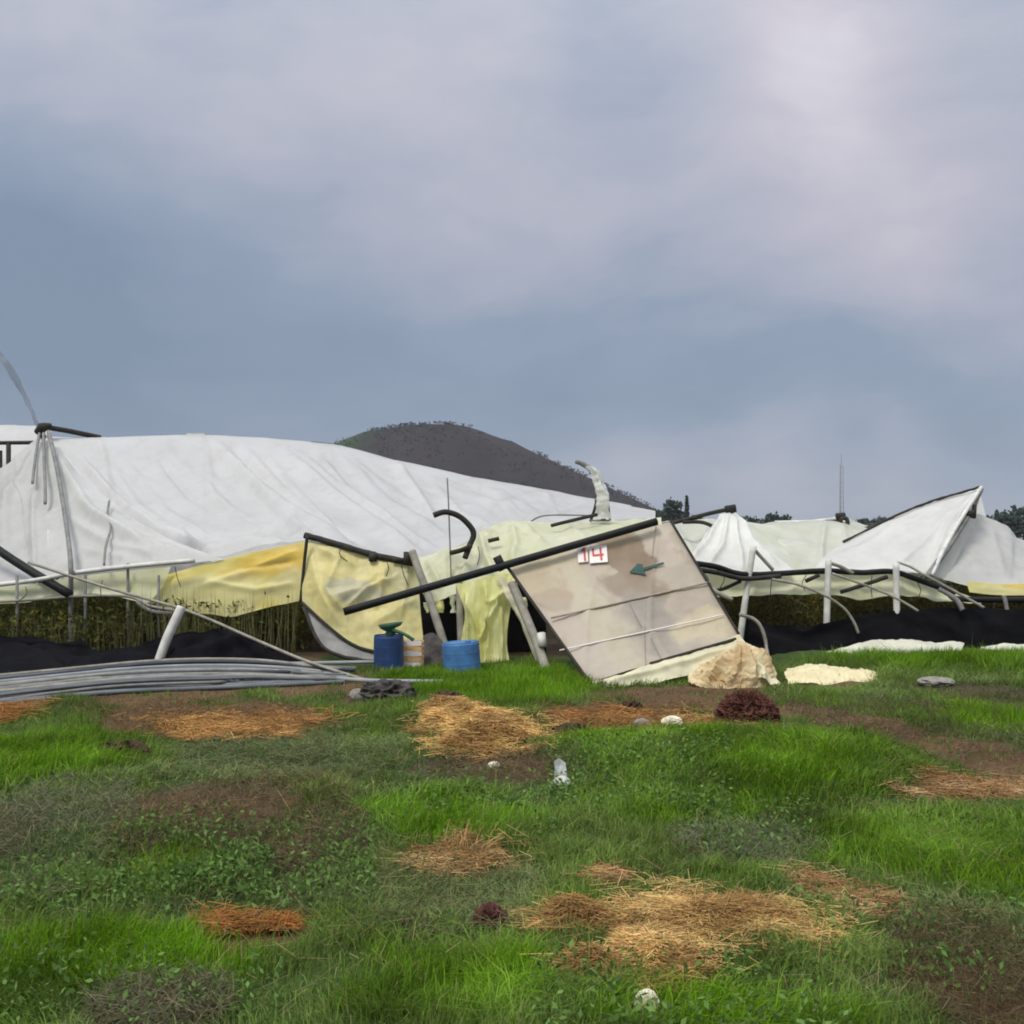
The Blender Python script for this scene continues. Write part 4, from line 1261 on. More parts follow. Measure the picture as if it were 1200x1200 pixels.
def drum(px0, px1, top, bot, mat, label, tilt, d=None, lid=True):
    d = d or dg(bot)
    c = P((px0 + px1) / 2, bot, d)
    z0 = tz(c.x, c.y)
    c = Vector((c.x, c.y, z0))
    r = (px1 - px0) / 2 * d / F
    h = EYE - (top - HY) * d / F - z0
    t = thing('drum', label, 'drum', c)
    t.rotation_euler = (0, tilt, 0)
    m = MB()
    prof = [(0.0, 0.0), (0.90, 0.0), (0.97, 0.02), (1.0, 0.06), (1.0, 0.26), (1.005, 0.28), (1.005, 0.31), (1.0, 0.33), (1.0, 0.62), (1.005, 0.64), (1.005, 0.67), (1.0, 0.69), (1.0, 0.93),
            (0.97, 0.97), (0.97, 1.0), (0.93, 1.0), (0.90, 0.965), (0.0, 0.965)]
    S = 28
    for (rr, zz) in prof:
        for k in range(S):
            an = 2 * math.pi * k / S
            m.v.append((c.x + math.cos(an) * rr * r, c.y + math.sin(an) * rr * r, c.z + zz * h))
    for i in range(len(prof) - 1):
        for k in range(S):
            m.f.append((i * S + k, i * S + (k + 1) % S, (i + 1) * S + (k + 1) % S, (i + 1) * S + k))
    m.build('body', mat, t, False)
    if lid:
        m = MB()
        m.tube([c + Vector((r * 0.4, 0, h * 0.96)), c + Vector((r * 0.4, 0, h * 1.02))], 0.035, 12)
        m.build('cap', mat, t, False)
    return t, c, r, h


t1, c1_, r1_, h1_ = drum(438, 473, 744, 784, M['blue_dark'], 'dark blue plastic drum, left one, with a green scoop on top', 0.0, None, False)
drum(520, 564, 752, 789, M['blue'], 'lighter blue plastic drum by the hanging lime film, right one', R(-4))
top = c1_ + Vector((0, 0, h1_))
sc = thing('scoop', 'green plastic scoop with a dark handle on the dark blue drum', 'scoop', top)
m = MB()
prof = [(0.05, -0.01), (0.07, 0.02), (0.05, 0.06), (0.13, 0.10), (0.16, 0.145), (0.14, 0.15), (0.10, 0.11), (0.0, 0.08)]
S = 16
for rr, zz in prof:
    for k in range(S):
        an = 2 * math.pi * k / S
        m.v.append((top.x + 0.02 + math.cos(an) * rr * (1 + 0.1 * math.sin(3 * an)), top.y + math.sin(an) * rr * 0.8, top.z + zz + 0.02 * math.cos(an) * (zz > 0.05)))
for i in range(len(prof) - 1):
    for k in range(S):
        m.f.append((i * S + k, i * S + (k + 1) % S, (i + 1) * S + (k + 1) % S, (i + 1) * S + k))
m.build('bowl', M['green_plastic'], sc)
MB().tube([top + Vector((0.05, -0.06, 0.07)), top + Vector((0.2, -0.07, 0.02)), top + Vector((0.33, -0.08, -0.06))], [0.026, 0.022, 0.024], 8).build('handle', M['green_plastic'], sc)

dcr = dg(783)
c = P(482, 783, dcr)
c.z = tz(c.x, c.y)
crate = thing('crate', 'small orange and cream slatted crate right of the dark blue drum', 'crate', c)
w, h = 0.24, 0.34
for sx in (-1, 1):
    for sy in (-1, 1):
        MB().box(c + Vector((sx * w / 2, 0.12 + sy * 0.11, h / 2)), 0.03, 0.03, h).build('corner_post', M['crate'], crate, False)
for k in range(5):
    z = 0.04 + k * 0.068
    for y in (-0.015, 0.255):
        MB().box(c + Vector((0, y, z)), w + 0.03, 0.012, 0.05).build('slat', M['crate'] if k % 2 else M['card'], crate, False)
    for sx in (-1, 1):
        MB().box(c + Vector((sx * (w / 2 + 0.022), 0.12, z)), 0.012, 0.21, 0.05).build('slat', M['crate'], crate, False)
MB().box(c + Vector((0, 0.12, 0.012)), w - 0.03, 0.19, 0.015).build('base', M['crate'], crate, False)

# ------------------------------------------------------------------ pipes on the ground
pipe_label = 'long grey plastic pipe in the bundle lying along the foot of the left greenhouse'
for i in range(36):
    t = (i + random.uniform(-0.45, 0.45)) / 35
    xe = random.uniform(-2.6, -1.8) - (0.9 if i % 7 == 3 else 0)
    lift = 0.025 + 0.09 * t + random.choice((0, 0, 0.03, 0.055))
    o1, o2, o3 = (random.uniform(-0.16, 0.16) for _ in range(3))
    ctrl = [(-7.4, 9.5 + 2.3 * t + o1), (-5.6, 10.95 + 2.2 * t + o1), (-4.4, 11.75 + 1.95 * t + o2), (-3.3, 12.2 + 1.55 * t + o2), (-2.4, 12.55 + 1.15 * t + o3), (xe, 12.75 + 1.0 * t + o3)]
    pts = []
    for k, (x, y) in enumerate(ctrl):
        if x > xe:
            continue
        hump = (0.3, 0.6, 1.0, 1.0, 0.6, 0.35)[k]
        pts.append(Vector((x, y, max(lift * hump, 0.025) + tz(x, y))))
    mat = random.choice([M['pipe_grey'], M['pipe_grey'], M['pipe_pale'], M['pipe_dark'], M['pipe_dark'], M['steel'], M['drab_post']])
    m = MB().tube(pts, random.uniform(0.015, 0.026), 8)
    tag(m.build('pipe', mat), pipe_label, 'pipe', 'grey pipes bundled on the ground')
for (a, lab) in ((((310, 783), (400, 781), (470, 780)), 'pale rod lying behind the pipe bundle, ending at the dark blue drum'),
                 (((395, 800), (440, 803), (520, 804)), 'thin grey rod lying in the grass right of the pipe bundle')):
    pts = [G(*q) + Vector((0, 0, 0.05)) for q in a]
    tag(MB().tube(pts, 0.026, 8).build('rod', M['pipe_pale']), lab, 'rod')

# ------------------------------------------------------------------ right greenhouse
gr = thing('greenhouse', 'collapsed greenhouse at right with pointed white roof peaks and a sagging black gutter', 'greenhouse', G(1010, 772))
part_tube('gutter', [(806, 659, 15.1), (838, 664, 15.3), (870, 673, 15.5), (915, 672, 15.6), (965, 669, 15.7), (1010, 671, 15.7), (1046, 670, 15.7), (1080, 681, 15.7), (1115, 693, 15.7), (1150, 703, 15.7),
                     (1480, 700, 15.7)], 0.042, M['black'], gr, 8, 0.06)
part_tube('gutter_lip', [(808, 666, 15.05), (840, 671, 15.25), (872, 678, 15.45), (915, 675, 15.52)], 0.035, M['dark'], gr, 6)
for a in ([(883, 640, 15.55), (873, 706, 15.5), (864, 775, 15.45)], [(971, 656, 15.6), (969, 720, 15.55), (968, 775, 15.5)], [(1050, 660, 15.6), (1051, 720, 15.55), (1052, 775, 15.5)]):
    part_tube('post', a, 0.046, M['white_pvc'], gr, 10)
for a in ([(884, 644, 15.6), (894, 655, 15.6), (906, 668, 15.6)], [(973, 660, 15.6), (985, 664, 15.6), (1000, 672, 15.6)], [(1052, 658, 15.6), (1068, 664, 15.6), (1084, 674, 15.6)]):
    part_tube('brace', a, 0.026, M['white_pvc'] if a[0][0] > 1000 else M['drab_post'], gr, 6)
for a, mt, r in (([(905, 679, 15.4), (935, 685, 15.35), (965, 697, 15.3), (988, 712, 15.3), (1000, 728, 15.3), (1006, 742, 15.3)], 'drab_post', 0.019),
                 ([(975, 672, 15.5), (1020, 688, 15.4), (1052, 702, 15.35), (1076, 716, 15.3)], 'drab_post', 0.018),
                 ([(1080, 672, 15.5), (1110, 688, 15.45), (1135, 702, 15.4), (1153, 712, 15.35)], 'drab_post', 0.020),
                 ([(1100, 690, 15.5), (1120, 702, 15.4), (1128, 715, 15.35)], 'steel', 0.036),
                 ([(1040, 676, 15.6), (1010, 686, 15.6), (985, 694, 15.6)], 'dark', 0.03),
                 ([(960, 674, 15.65), (944, 681, 15.65)], 'dark', 0.03),
                 ([(868, 681, 15.5), (848, 690, 15.4), (836, 692, 15.4)], 'dark', 0.026),
                 ([(866, 720, 15.3), (884, 726, 15.25), (894, 740, 15.2), (899, 765, 15.1), (899, 785, 14.4)], 'drab_post', 0.026),
                 ([(816, 664, 14.9), (822, 680, 14.7), (838, 693, 14.6), (858, 703, 14.6)], 'drab_post', 0.032),
                 ([(1176, 698, 15.6), (1180, 716, 15.55), (1182, 775, 15.5)], 'steel', 0.03)):
    part_tube('hoop', a, r, M[mt], gr, 8, 0.1)
sheet([[(846, 601, 17.6), (852, 597, 17.6), (858, 597, 17.6), (866, 602, 17.6)],
       [(838, 612, 17.0), (848, 612, 16.95), (862, 614, 16.95), (876, 618, 17.1)],
       [(820, 636, 16.4), (842, 638, 16.3), (868, 640, 16.3), (896, 640, 16.5)],
       [(802, 664, 15.6), (835, 668, 15.65), (880, 674, 15.7), (930, 671, 15.8)]], 60, 60,
      [(((855, 600), (848, 640), (830, 665)), 4, 0.08), (((858, 600), (866, 640), (872, 670)), 4, 0.08), (((862, 602), (885, 640), (915, 668)), 5, 0.08), (((850, 602), (830, 636), (808, 660)), 4, 0.08)],
      (0.04, 1.6), (0.008, 8), seed=30).build('roof_peak', M['white'], gr)
sheet([[(766, 612, 19.0), (795, 611, 19.0), (835, 606, 19.0), (880, 612, 19.2), (915, 617, 19.4)],
       [(770, 628, 18.0), (800, 628, 18.0), (835, 626, 18.0), (880, 632, 18.2), (920, 640, 18.4)],
       [(790, 664, 16.2), (815, 666, 16.2), (845, 670, 16.2), (885, 674, 16.2), (935, 672, 16.3)]], 50, 30,
      [(((790, 615), (815, 650)), 5, 0.05), (((830, 612), (822, 640)), 5, 0.06)], (0.05, 1.4), seed=31).build('roof_cover', M['pale_back'], gr)
part_tube('ridge_pole', [(772, 616, 17.5), (800, 610, 17.45), (830, 602, 17.4), (862, 595, 17.4)], 0.034, M['dark'], gr, 6)
part_tube('ridge_pole', [(800, 612, 17.4), (822, 612, 17.4), (838, 618, 17.35)], 0.03, M['dark'], gr, 6)
m = MB()
m.tube([P(850, 597, 17.35), P(862, 595, 17.35)], 0.06, 8)
m.tube([P(857, 592, 17.35), P(860, 601, 17.35)], 0.05, 8)
m.build('ridge_joint', M['dark'], gr)
big_net = [
    [(952, 668, 15.85), (1000, 668, 15.85), (1050, 668, 15.85), (1093, 676, 15.8)],
    [(958, 662, 16.2), (1008, 652, 16.3), (1058, 642, 16.3), (1105, 644, 16.1)],
    [(972, 648, 16.8), (1022, 632, 16.9), (1072, 614, 16.9), (1124, 608, 16.6)],
    [(988, 636, 17.3), (1036, 612, 17.5), (1088, 590, 17.5), (1147, 571, 17.2)],
]
sheet(big_net, 80, 60, [(((1147, 572), (1110, 620), (1090, 668)), 4, 0.05), (((1130, 585), (1080, 640), (1050, 666)), 6, 0.04), (((1050, 612), (1020, 640), (975, 660)), 6, 0.03)],
      (0.03, 1.4), (0.006, 8), seed=32).build('roof_peak', M['white'], gr)
sheet([[(988, 636, 17.3), (1036, 612, 17.5), (1088, 590, 17.5), (1147, 571, 17.2)], [(1010, 650, 19.5), (1060, 640, 19.6), (1110, 630, 19.6), (1160, 625, 19.5)],
       [(1020, 672, 21), (1070, 672, 21), (1120, 672, 21), (1170, 672, 21)]], 40, 30, seed=33).build('roof_back', M['white'], gr)
part_tube('ridge_pole', [(988, 635, 17.25), (1036, 611, 17.42), (1060, 600, 17.43), (1090, 588, 17.42), (1120, 579, 17.3), (1149, 570.5, 17.1)], 0.02, M['dark'], gr, 6, 0.3)
part_tube('hoop', [(1150, 571, 17.1), (1143, 582, 16.95), (1128, 605, 16.6), (1108, 640, 16.15), (1092, 674, 15.7)], 0.032, M['white_pvc'], gr, 8)
part_tube('hoop', [(1151, 573, 17.1), (1144, 588, 17.0), (1138, 603, 16.85)], 0.028, M['drab_post'], gr, 8)
part_tube('strut', [(1136, 602, 16.8), (1112, 640, 16.2), (1086, 676, 15.68)], 0.042, M['steel'], gr, 8)
m = MB()
m.tube([P(1131, 603, 16.75), P(1141, 602, 16.75)], 0.06, 8)
m.tube([P(1142, 592, 16.9), P(1141, 607, 16.85)], 0.035, 8)
m.build('strut_joint', M['dark'], gr)
sheet([[(1147, 571, 17.25), (1150, 576, 17.2), (1148, 584, 17.2), (1143, 595, 17.2)], [(1122, 610, 16.75), (1128, 614, 16.75), (1132, 618, 16.8), (1136, 622, 16.9)],
       [(1094, 674, 15.85), (1100, 676, 15.9), (1104, 678, 15.95), (1110, 680, 16.0)]], 20, 40, (), (0.02, 2.0), seed=34).build('gable_cover', M['gable'], gr)
sheet([[(1094, 677, 15.95), (1140, 688, 15.95), (1180, 690, 15.95), (1225, 690, 15.95), (1480, 690, 15.95)],
       [(1108, 650, 16.6), (1140, 650, 16.6), (1180, 655, 16.6), (1225, 664, 16.6), (1480, 676, 16.6)],
       [(1126, 618, 17.3), (1148, 620, 17.4), (1180, 632, 17.4), (1225, 648, 17.4), (1480, 668, 17.4)],
       [(1137, 604, 17.8), (1152, 605, 18.0), (1180, 618, 18.2), (1225, 640, 18.4), (1480, 662, 18.4)],
       [(1150, 640, 21), (1170, 640, 21), (1200, 650, 21), (1240, 660, 21), (1480, 670, 21)]], 60, 60,
      [(((1140, 610), (1120, 650)), 5, 0.05), (((1160, 615), (1180, 680)), 6, 0.04)], (0.04, 1.3), (0.006, 8), seed=35).build('roof_cover', M['gable'], gr)
sheet([[(1132, 682, 15.85), (1170, 684, 15.85), (1210, 684, 15.85), (1480, 684, 15.85)], [(1136, 694, 15.8), (1170, 697, 15.8), (1210, 698, 15.8), (1480, 698, 15.8)]], 40, 10,
      (), (0.03, 2), seed=36).build('eave_skirt', M['yellow'], gr)
sheet([[(824, 668, 15.95), (870, 676, 15.95), (930, 674, 15.98), (1000, 672, 16.0), (1048, 672, 16.0), (1090, 685, 16.0), (1150, 703, 16.0)],
       [(832, 680, 15.86), (870, 686, 15.86), (930, 684, 15.88), (1000, 684, 15.9), (1048, 686, 15.9), (1090, 695, 15.92), (1150, 706, 15.92)],
       [(838, 700, 15.72), (870, 698, 15.72), (930, 693, 15.76), (1000, 700, 15.76), (1048, 699, 15.78), (1090, 702, 15.82), (1150, 709, 15.84)]], 80, 16,
      [(((940, 676), (930, 694)), 4, 0.05), (((1000, 674), (1010, 698)), 4, 0.05), (((1050, 674), (1060, 700)), 5, 0.05), (((880, 676), (886, 696)), 4, 0.05)],
      (0.035, 1.8), (0.008, 8), (0.05, 0), seed=37).build('side_cover', M['pale'], gr)
# shreds and cords that hang from the wreck
for k, (px, py, L, d, mt) in enumerate([(515, 704, 14, 15.3, 'lime'), (530, 698, 20, 15.3, 'pale'), (552, 692, 16, 15.2, 'lime'), (600, 690, 18, 15.0, 'pale'), (612, 700, 20, 14.85, 'ground_film'),
                                        (500, 706, 12, 15.3, 'pale')]):
    sheet([[(px - 4, py, d), (px, py, d - 0.03), (px + 4, py, d)], [(px - 3, py + L * 0.5, d), (px + 1, py + L * 0.5, d - 0.05), (px + 4, py + L * 0.5, d)],
           [(px - 1, py + L, d - 0.02), (px + 1, py + L, d - 0.06), (px + 3, py + L, d - 0.02)]], 8, 16, (), (0.05, 5), (0.015, 14), seed=60 + k).build('film_shred', M[mt], gh)
for k, (px, py, L, d) in enumerate([(845, 668, 22, 15.3), (905, 676, 30, 15.45), (945, 674, 18, 15.5), (1022, 674, 26, 15.6), (1075, 682, 20, 15.6), (1128, 700, 16, 15.55), (1165, 706, 22, 15.55)]):
    part_tube('cord', [(px, py, d), (px + random.uniform(-5, 5), py + L * 0.5, d - 0.03), (px + random.uniform(-9, 9), py + L, d - 0.02)], 0.006, M['dark'], gr, 5)
for k, (px, py, L, d) in enumerate([(400, 642, 16, 15.55), (452, 656, 20, 15.45), (470, 660, 26, 15.42), (30, 688, 16, 15.85), (120, 680, 20, 15.8), (205, 664, 24, 15.8), (560, 640, 22, 15.55)]):
    part_tube('cord', [(px, py, d), (px + random.uniform(-5, 5), py + L * 0.5, d - 0.03), (px + random.uniform(-9, 9), py + L, d - 0.02)], 0.006, M['dark'], gh, 5)

gb = thing('greenhouse', 'pale green greenhouse roof behind the right one, below the lattice mast', 'greenhouse', (6.5, 21, 0))
sheet([[(862, 668, 17.4), (900, 668, 17.5), (950, 668, 17.5), (990, 668, 17.5), (1030, 668, 17.5)],
       [(866, 640, 18.5), (905, 636, 18.6), (955, 634, 18.6), (990, 636, 18.6), (1035, 638, 18.6)],
       [(872, 620, 20), (908, 613, 20.2), (955, 611, 20.3), (988, 609, 20.4), (1030, 618, 20.5)],
       [(880, 640, 23), (915, 640, 23), (955, 640, 23), (990, 640, 23), (1030, 640, 23)]], 60, 60,
      [(((968, 613), (964, 640), (962, 668)), 4, 0.08), (((905, 616), (900, 650)), 6, 0.05), (((985, 612), (998, 650)), 5, 0.06)], (0.06, 1.2), (0.008, 7), seed=38).build('roof_cover', M['pale_back'], gb)
part_tube('ridge_bar', [(908, 612, 20.1), (950, 611, 20.1), (986, 607, 20.1)], 0.03, M['white_pvc'], gb, 6)
part_tube('ridge_bar', [(950, 618, 19.9), (972, 613, 19.9), (988, 608, 19.9)], 0.025, M['dark'], gb, 6)
part_tube('end_hoop', [(986, 620, 19.8), (985, 610, 19.8), (989, 607, 19.8), (993, 610, 19.8), (993, 620, 19.8)], 0.04, M['dark'], gb, 6)
m = MB()
m.tube([P(980, 605, 19.9), P(990, 604, 19.9)], 0.06, 8)
m.build('ridge_joint', M['dark'], gb)
part_tube('ridge_bar', [(996, 622, 20.0), (1010, 622, 20.0), (1034, 612, 20.0)], 0.05, M['dark'], gb, 6)

# ------------------------------------------------------------------ straw heaps


def stalks(cx, cy, cz, L, w, tint, tilt=0.22, spread=0.35):
    """straw stalks as three-sided slivers"""
    n = len(cx)
    an = rng.uniform(0, 2 * np.pi, n)
    el = rng.normal(0.0, tilt, n)
    a = np.stack([np.cos(an) * np.cos(el), np.sin(an) * np.cos(el), np.sin(el)], 1)
    b = np.cross(a, np.array([0, 0, 1.0]))
    b /= np.linalg.norm(b, axis=1, keepdims=True)
    c = np.cross(b, a)
    o = np.stack([cx, cy, cz], 1)
    L, w = L[:, None], w[:, None]
    bend = np.stack([0 * cx, 0 * cx, rng.uniform(-0.1, 0.1, n)], 1) * L
    v = []
    for e, q in ((-1, 0), (1, 1)):
        for k in range(3):
            t = k * 2.094
            v.append(o + a * L * 0.5 * e + bend * q + (b * math.cos(t) + c * math.sin(t)) * w * 0.5)
    v = np.stack(v, 1).reshape(-1, 3)
    i = np.arange(n)[:, None] * 6
    f = np.concatenate([i + np.array([[k, (k + 1) % 3, 3 + (k + 1) % 3, 3 + k]]) for k in range(3)], 0)
    col = np.array(tint) * rng.uniform(0.55, 1.35, (n, 1)) * (1 + rng.uniform(-0.12, 0.12, (n, 3)))
    return v, f, np.repeat(col, 6, axis=0)


def straw_heap(boxes, height, label, tint, n):
    x0, y0 = min(b[0] for b in boxes), min(b[1] for b in boxes)
    x1, y1 = max(b[2] for b in boxes), max(b[3] for b in boxes)
    d0, d1 = dg(y1), dg(y0)
    dm = 0.5 * (d0 + d1)
    cx = ((x0 + x1) / 2 - 600) * dm / F
    rx, ry = (x1 - x0) / 2 * dm / F, 0.5 * (d1 - d0)
    seed = int(x0 + y0) % 97

    def hgt(x, y):
        """height of the straw and the distance from its middle, 1 at the rim"""
        r = np.full(np.shape(x), 9.0)
        for (a0, b0, a1, b1) in boxes:
            e0, e1 = dg(b1), dg(b0)
            em = 0.5 * (e0 + e1)
            r = np.minimum(r, np.sqrt(((x - ((a0 + a1) / 2 - 600) * em / F) / ((a1 - a0) / 2 * em / F)) ** 2 + ((y - em) / max(0.5 * (e1 - e0), 0.05)) ** 2))
        r = r + 0.9 * (fbm(x * 2.4, y * 2.4, seed, 4) - 0.5)
        e = smooth(1.0, 0.15, r)
        return e * height * (0.25 + 1.1 * fbm(x * 5, y * 5, seed + 3, 3) + 0.5 * fbm(x * 14, y * 14, seed + 4, 2)), r
    # base mat of matted straw
    S = 56
    gx, gy = np.meshgrid(np.linspace(-1.15, 1.15, S), np.linspace(-1.15, 1.15, S))
    x, y = (cx + gx * rx).ravel(), (dm + gy * ry).ravel()
    hh, r = hgt(x, y)
    z = terrain(x, y) + hh * 0.9 - 0.035 * smooth(0.55, 1.0, r) + 0.022
    idx = np.arange(S * S).reshape(S, S)
    q = np.stack([idx[:-1, :-1], idx[:-1, 1:], idx[1:, 1:], idx[1:, :-1]], -1).reshape(-1, 4)
    rq = r[q].max(1)
    q = q[rq < 0.62]
    base = Vector((cx, dm, tz(cx, dm)))
    v = np.stack([x, y, z], 1) - np.array(base)
    me = mesh_np('straw_heap', v, q)
    me.materials.append(M['straw_base'])
    o = tag(link(bpy.data.objects.new('straw_heap', me)), label, 'straw heap')
    o.location = base
    px = rng.uniform(-1.55, 1.55, n * 5)
    py = rng.uniform(-1.55, 1.55, n * 5)
    x, y = cx + px * rx, dm + py * ry
    hh, r = hgt(x, y)
    keep = (rng.uniform(size=len(r)) < smooth(1.9, 0.45, r) ** 2.2) & (fbm(x * 5.5, y * 5.5, seed + 8, 2) + 0.7 * smooth(0.9, 0.4, r) > rng.uniform(0.25, 0.8, len(r)))
    x, y, hh = x[keep][:n], y[keep][:n], hh[keep][:n]
    k = len(x)
    z = terrain(x, y) + hh + 0.015 + rng.uniform(0, 0.04, k) + 0.03 * smooth(0.8, 1.4, r[keep][:n])
    wide = 0.0010 + 0.00050 * dm
    tone = fbm(x * 4.5, y * 4.5, seed + 5, 3)[:, None]
    v, f, c = stalks(x, y, z, rng.uniform(0.03, 0.20, k) * (0.7 + dm * 0.03), rng.uniform(0.6, 1.3, k) * wide, tint, 0.13)
    lo = np.array([0.32, 0.17, 0.06])
    kk = np.repeat(smooth(0.62, 0.30, tone) * 0.75, 6, axis=0)
    c = c * (1 - kk) + lo * rng.uniform(0.6, 1.3, (len(c) // 6, 1)).repeat(6, axis=0) * kk
    me = mesh_np('straw', v - np.array(base), f, c)
    me.materials.append(M['stalk'])
    s = link(bpy.data.objects.new('straw', me), o)
    s['kind'] = 'stuff'
    return o, base


for b, h, lab, tint, n in HEAPS:
    o, base = straw_heap(b, h, lab, tint, n)
    if 'upright' in lab:     # a few upright stalks
        m = MB()
        for k in range(26):
            q = base + Vector((random.uniform(-0.12, 0.10), random.uniform(-0.03, 0.12), 0.0))
            e = Vector((random.uniform(-0.05, 0.16), random.uniform(-0.08, 0.08), random.uniform(0.07, 0.2)))
            m.tube([q, q + e * 0.5 + Vector((0, 0, 0.02)), q + e], [0.003, 0.0028, 0.0012], 4)
        m.build('upright_stalks', M['straw_stem'], o)['kind'] = 'stuff'


# ------------------------------------------------------------------ small things on the ground
def lump(name, box, height, mat, label, cat, seed, amp=0.35, freq=2.2, depth=0.8, sub=4):
    x0, y0, x1, y1 = box
    d = dg(y1) + 0.05
    cx = ((x0 + x1) / 2 - 600) * d / F
    rx = (x1 - x0) / 2 * d / F
    c = Vector((cx, d + rx * depth, 0))
    c.z = tz(c.x, c.y)
    m = blob_mesh(c + Vector((0, 0, height * 0.42)), rx, rx * depth, height * 0.6, amp, freq, seed, sub)
    t = m.build(name, mat, None, False, at=c)
    return tag(t, label, cat), c, rx


o, c, rx = lump('dry_clump', (850, 822, 912, 862), 0.30, M['red_clump'], 'dark reddish brown clump of dead roots beside the bare track', 'root clump', 3, 0.55, 3.4, 0.8, 5)
n = 2200
an, el = rng.uniform(0, 6.28, n), rng.uniform(0.0, 1.4, n)
x, y, z = c.x + np.cos(an) * np.cos(el) * rx * 1.08, c.y + np.sin(an) * np.cos(el) * rx * 0.9, c.z + 0.06 + np.sin(el) * 0.25
v, f, cc = stalks(x, y, z, rng.uniform(0.05, 0.16, n), rng.uniform(0.007, 0.014, n), (0.19, 0.085, 0.06), 0.8)
me = mesh_np('twigs', v - np.array(c), f, cc)
me.materials.append(M['stalk'])
s = link(bpy.data.objects.new('twigs', me), o)
s['kind'] = 'stuff'
lump('dry_clump', (556, 1056, 592, 1084), 0.10, M['red_clump'], 'small dark red clump just left of the largest straw heap', 'root clump', 5, 0.5, 3.0, 0.7)
lump('dry_clump', (112, 868, 166, 894), 0.14, M['soil_clod'], 'dark brown clod of earth in the bright grass at left', 'earth clod', 8, 0.5, 3.0, 0.6)
lump('dry_clump', (650, 846, 690, 870), 0.11, M['soil_clod'], 'dark brown earth clod beside the rounded tan straw mound', 'earth clod', 9, 0.5, 3.0, 0.8)
lump('dry_clump', (728, 820, 752, 836), 0.12, M['soil_clod'], 'black earth clod in the grass below the fallen panel', 'earth clod', 10, 0.5, 3.0, 0.8)
lump('dry_clump', (505, 815, 540, 832), 0.12, M['soil_clod'], 'dark clod behind the rounded tan straw mound', 'earth clod', 14, 0.5, 3.0, 0.8)
lump('stone', (745, 1157, 772, 1185), 0.08, M['pale_stone'], 'pale cream stone in the near grass below the largest straw heap', 'stone', 12, 0.35, 1.7, 0.6)
lump('stone', (408, 808, 428, 822), 0.12, M['stone'], 'white stone beside the heap of dark rags', 'stone', 13, 0.15, 1.4, 0.8)
lump('stone', (742, 846, 766, 862), 0.12, M['stone'], 'whitish stone on the reddish straw mound', 'stone', 16, 0.2, 1.4, 0.8)
lump('stone', (776, 854, 802, 870), 0.10, M['pale_stone'], 'flat cream stone right of the reddish straw mound', 'stone', 17, 0.2, 1.4, 0.8)
lump('stone', (1082, 796, 1122, 810), 0.10, M['stone'], 'grey stone lying in the grass before the right netting', 'stone', 18, 0.25, 1.6, 0.7)
lump('stone', (572, 892, 586, 902), 0.05, M['pale_stone'], 'tiny white stone below the rounded tan straw mound', 'stone', 20, 0.2, 1.4, 0.8)
lump('rag_heap', (425, 800, 480, 826), 0.20, M['rag'], 'heap of dark rags at the right end of the pipes', 'rags', 23, 0.6, 2.4, 0.6, 5)
c = G(655, 922)
c.z = tz(c.x, c.y)
sp = thing('plastic_scrap', 'whitish torn plastic scrap standing in the mid grass', 'plastic scrap', c)
k = c.y / F
rows = [[(648, 893), (656, 890), (665, 896)], [(650, 904), (656, 902), (664, 906)], [(648, 914), (654, 913), (660, 916)], [(648, 926), (654, 927), (661, 928)]]
sheet([[(a, b, c.y - 0.05 + 0.03 * i) for i, (a, b) in enumerate(r)] for r in rows], 14, 24, (), (0.06, 6), (0.02, 14), (0.02, 1), seed=44).build('torn_film', M['white'], sp)
blob_mesh(G(659, 925) + Vector((0, 0, 0.05)), 0.05, 0.05, 0.04, 0.3, 2, 3, 3).build('knot', M['white'], sp)


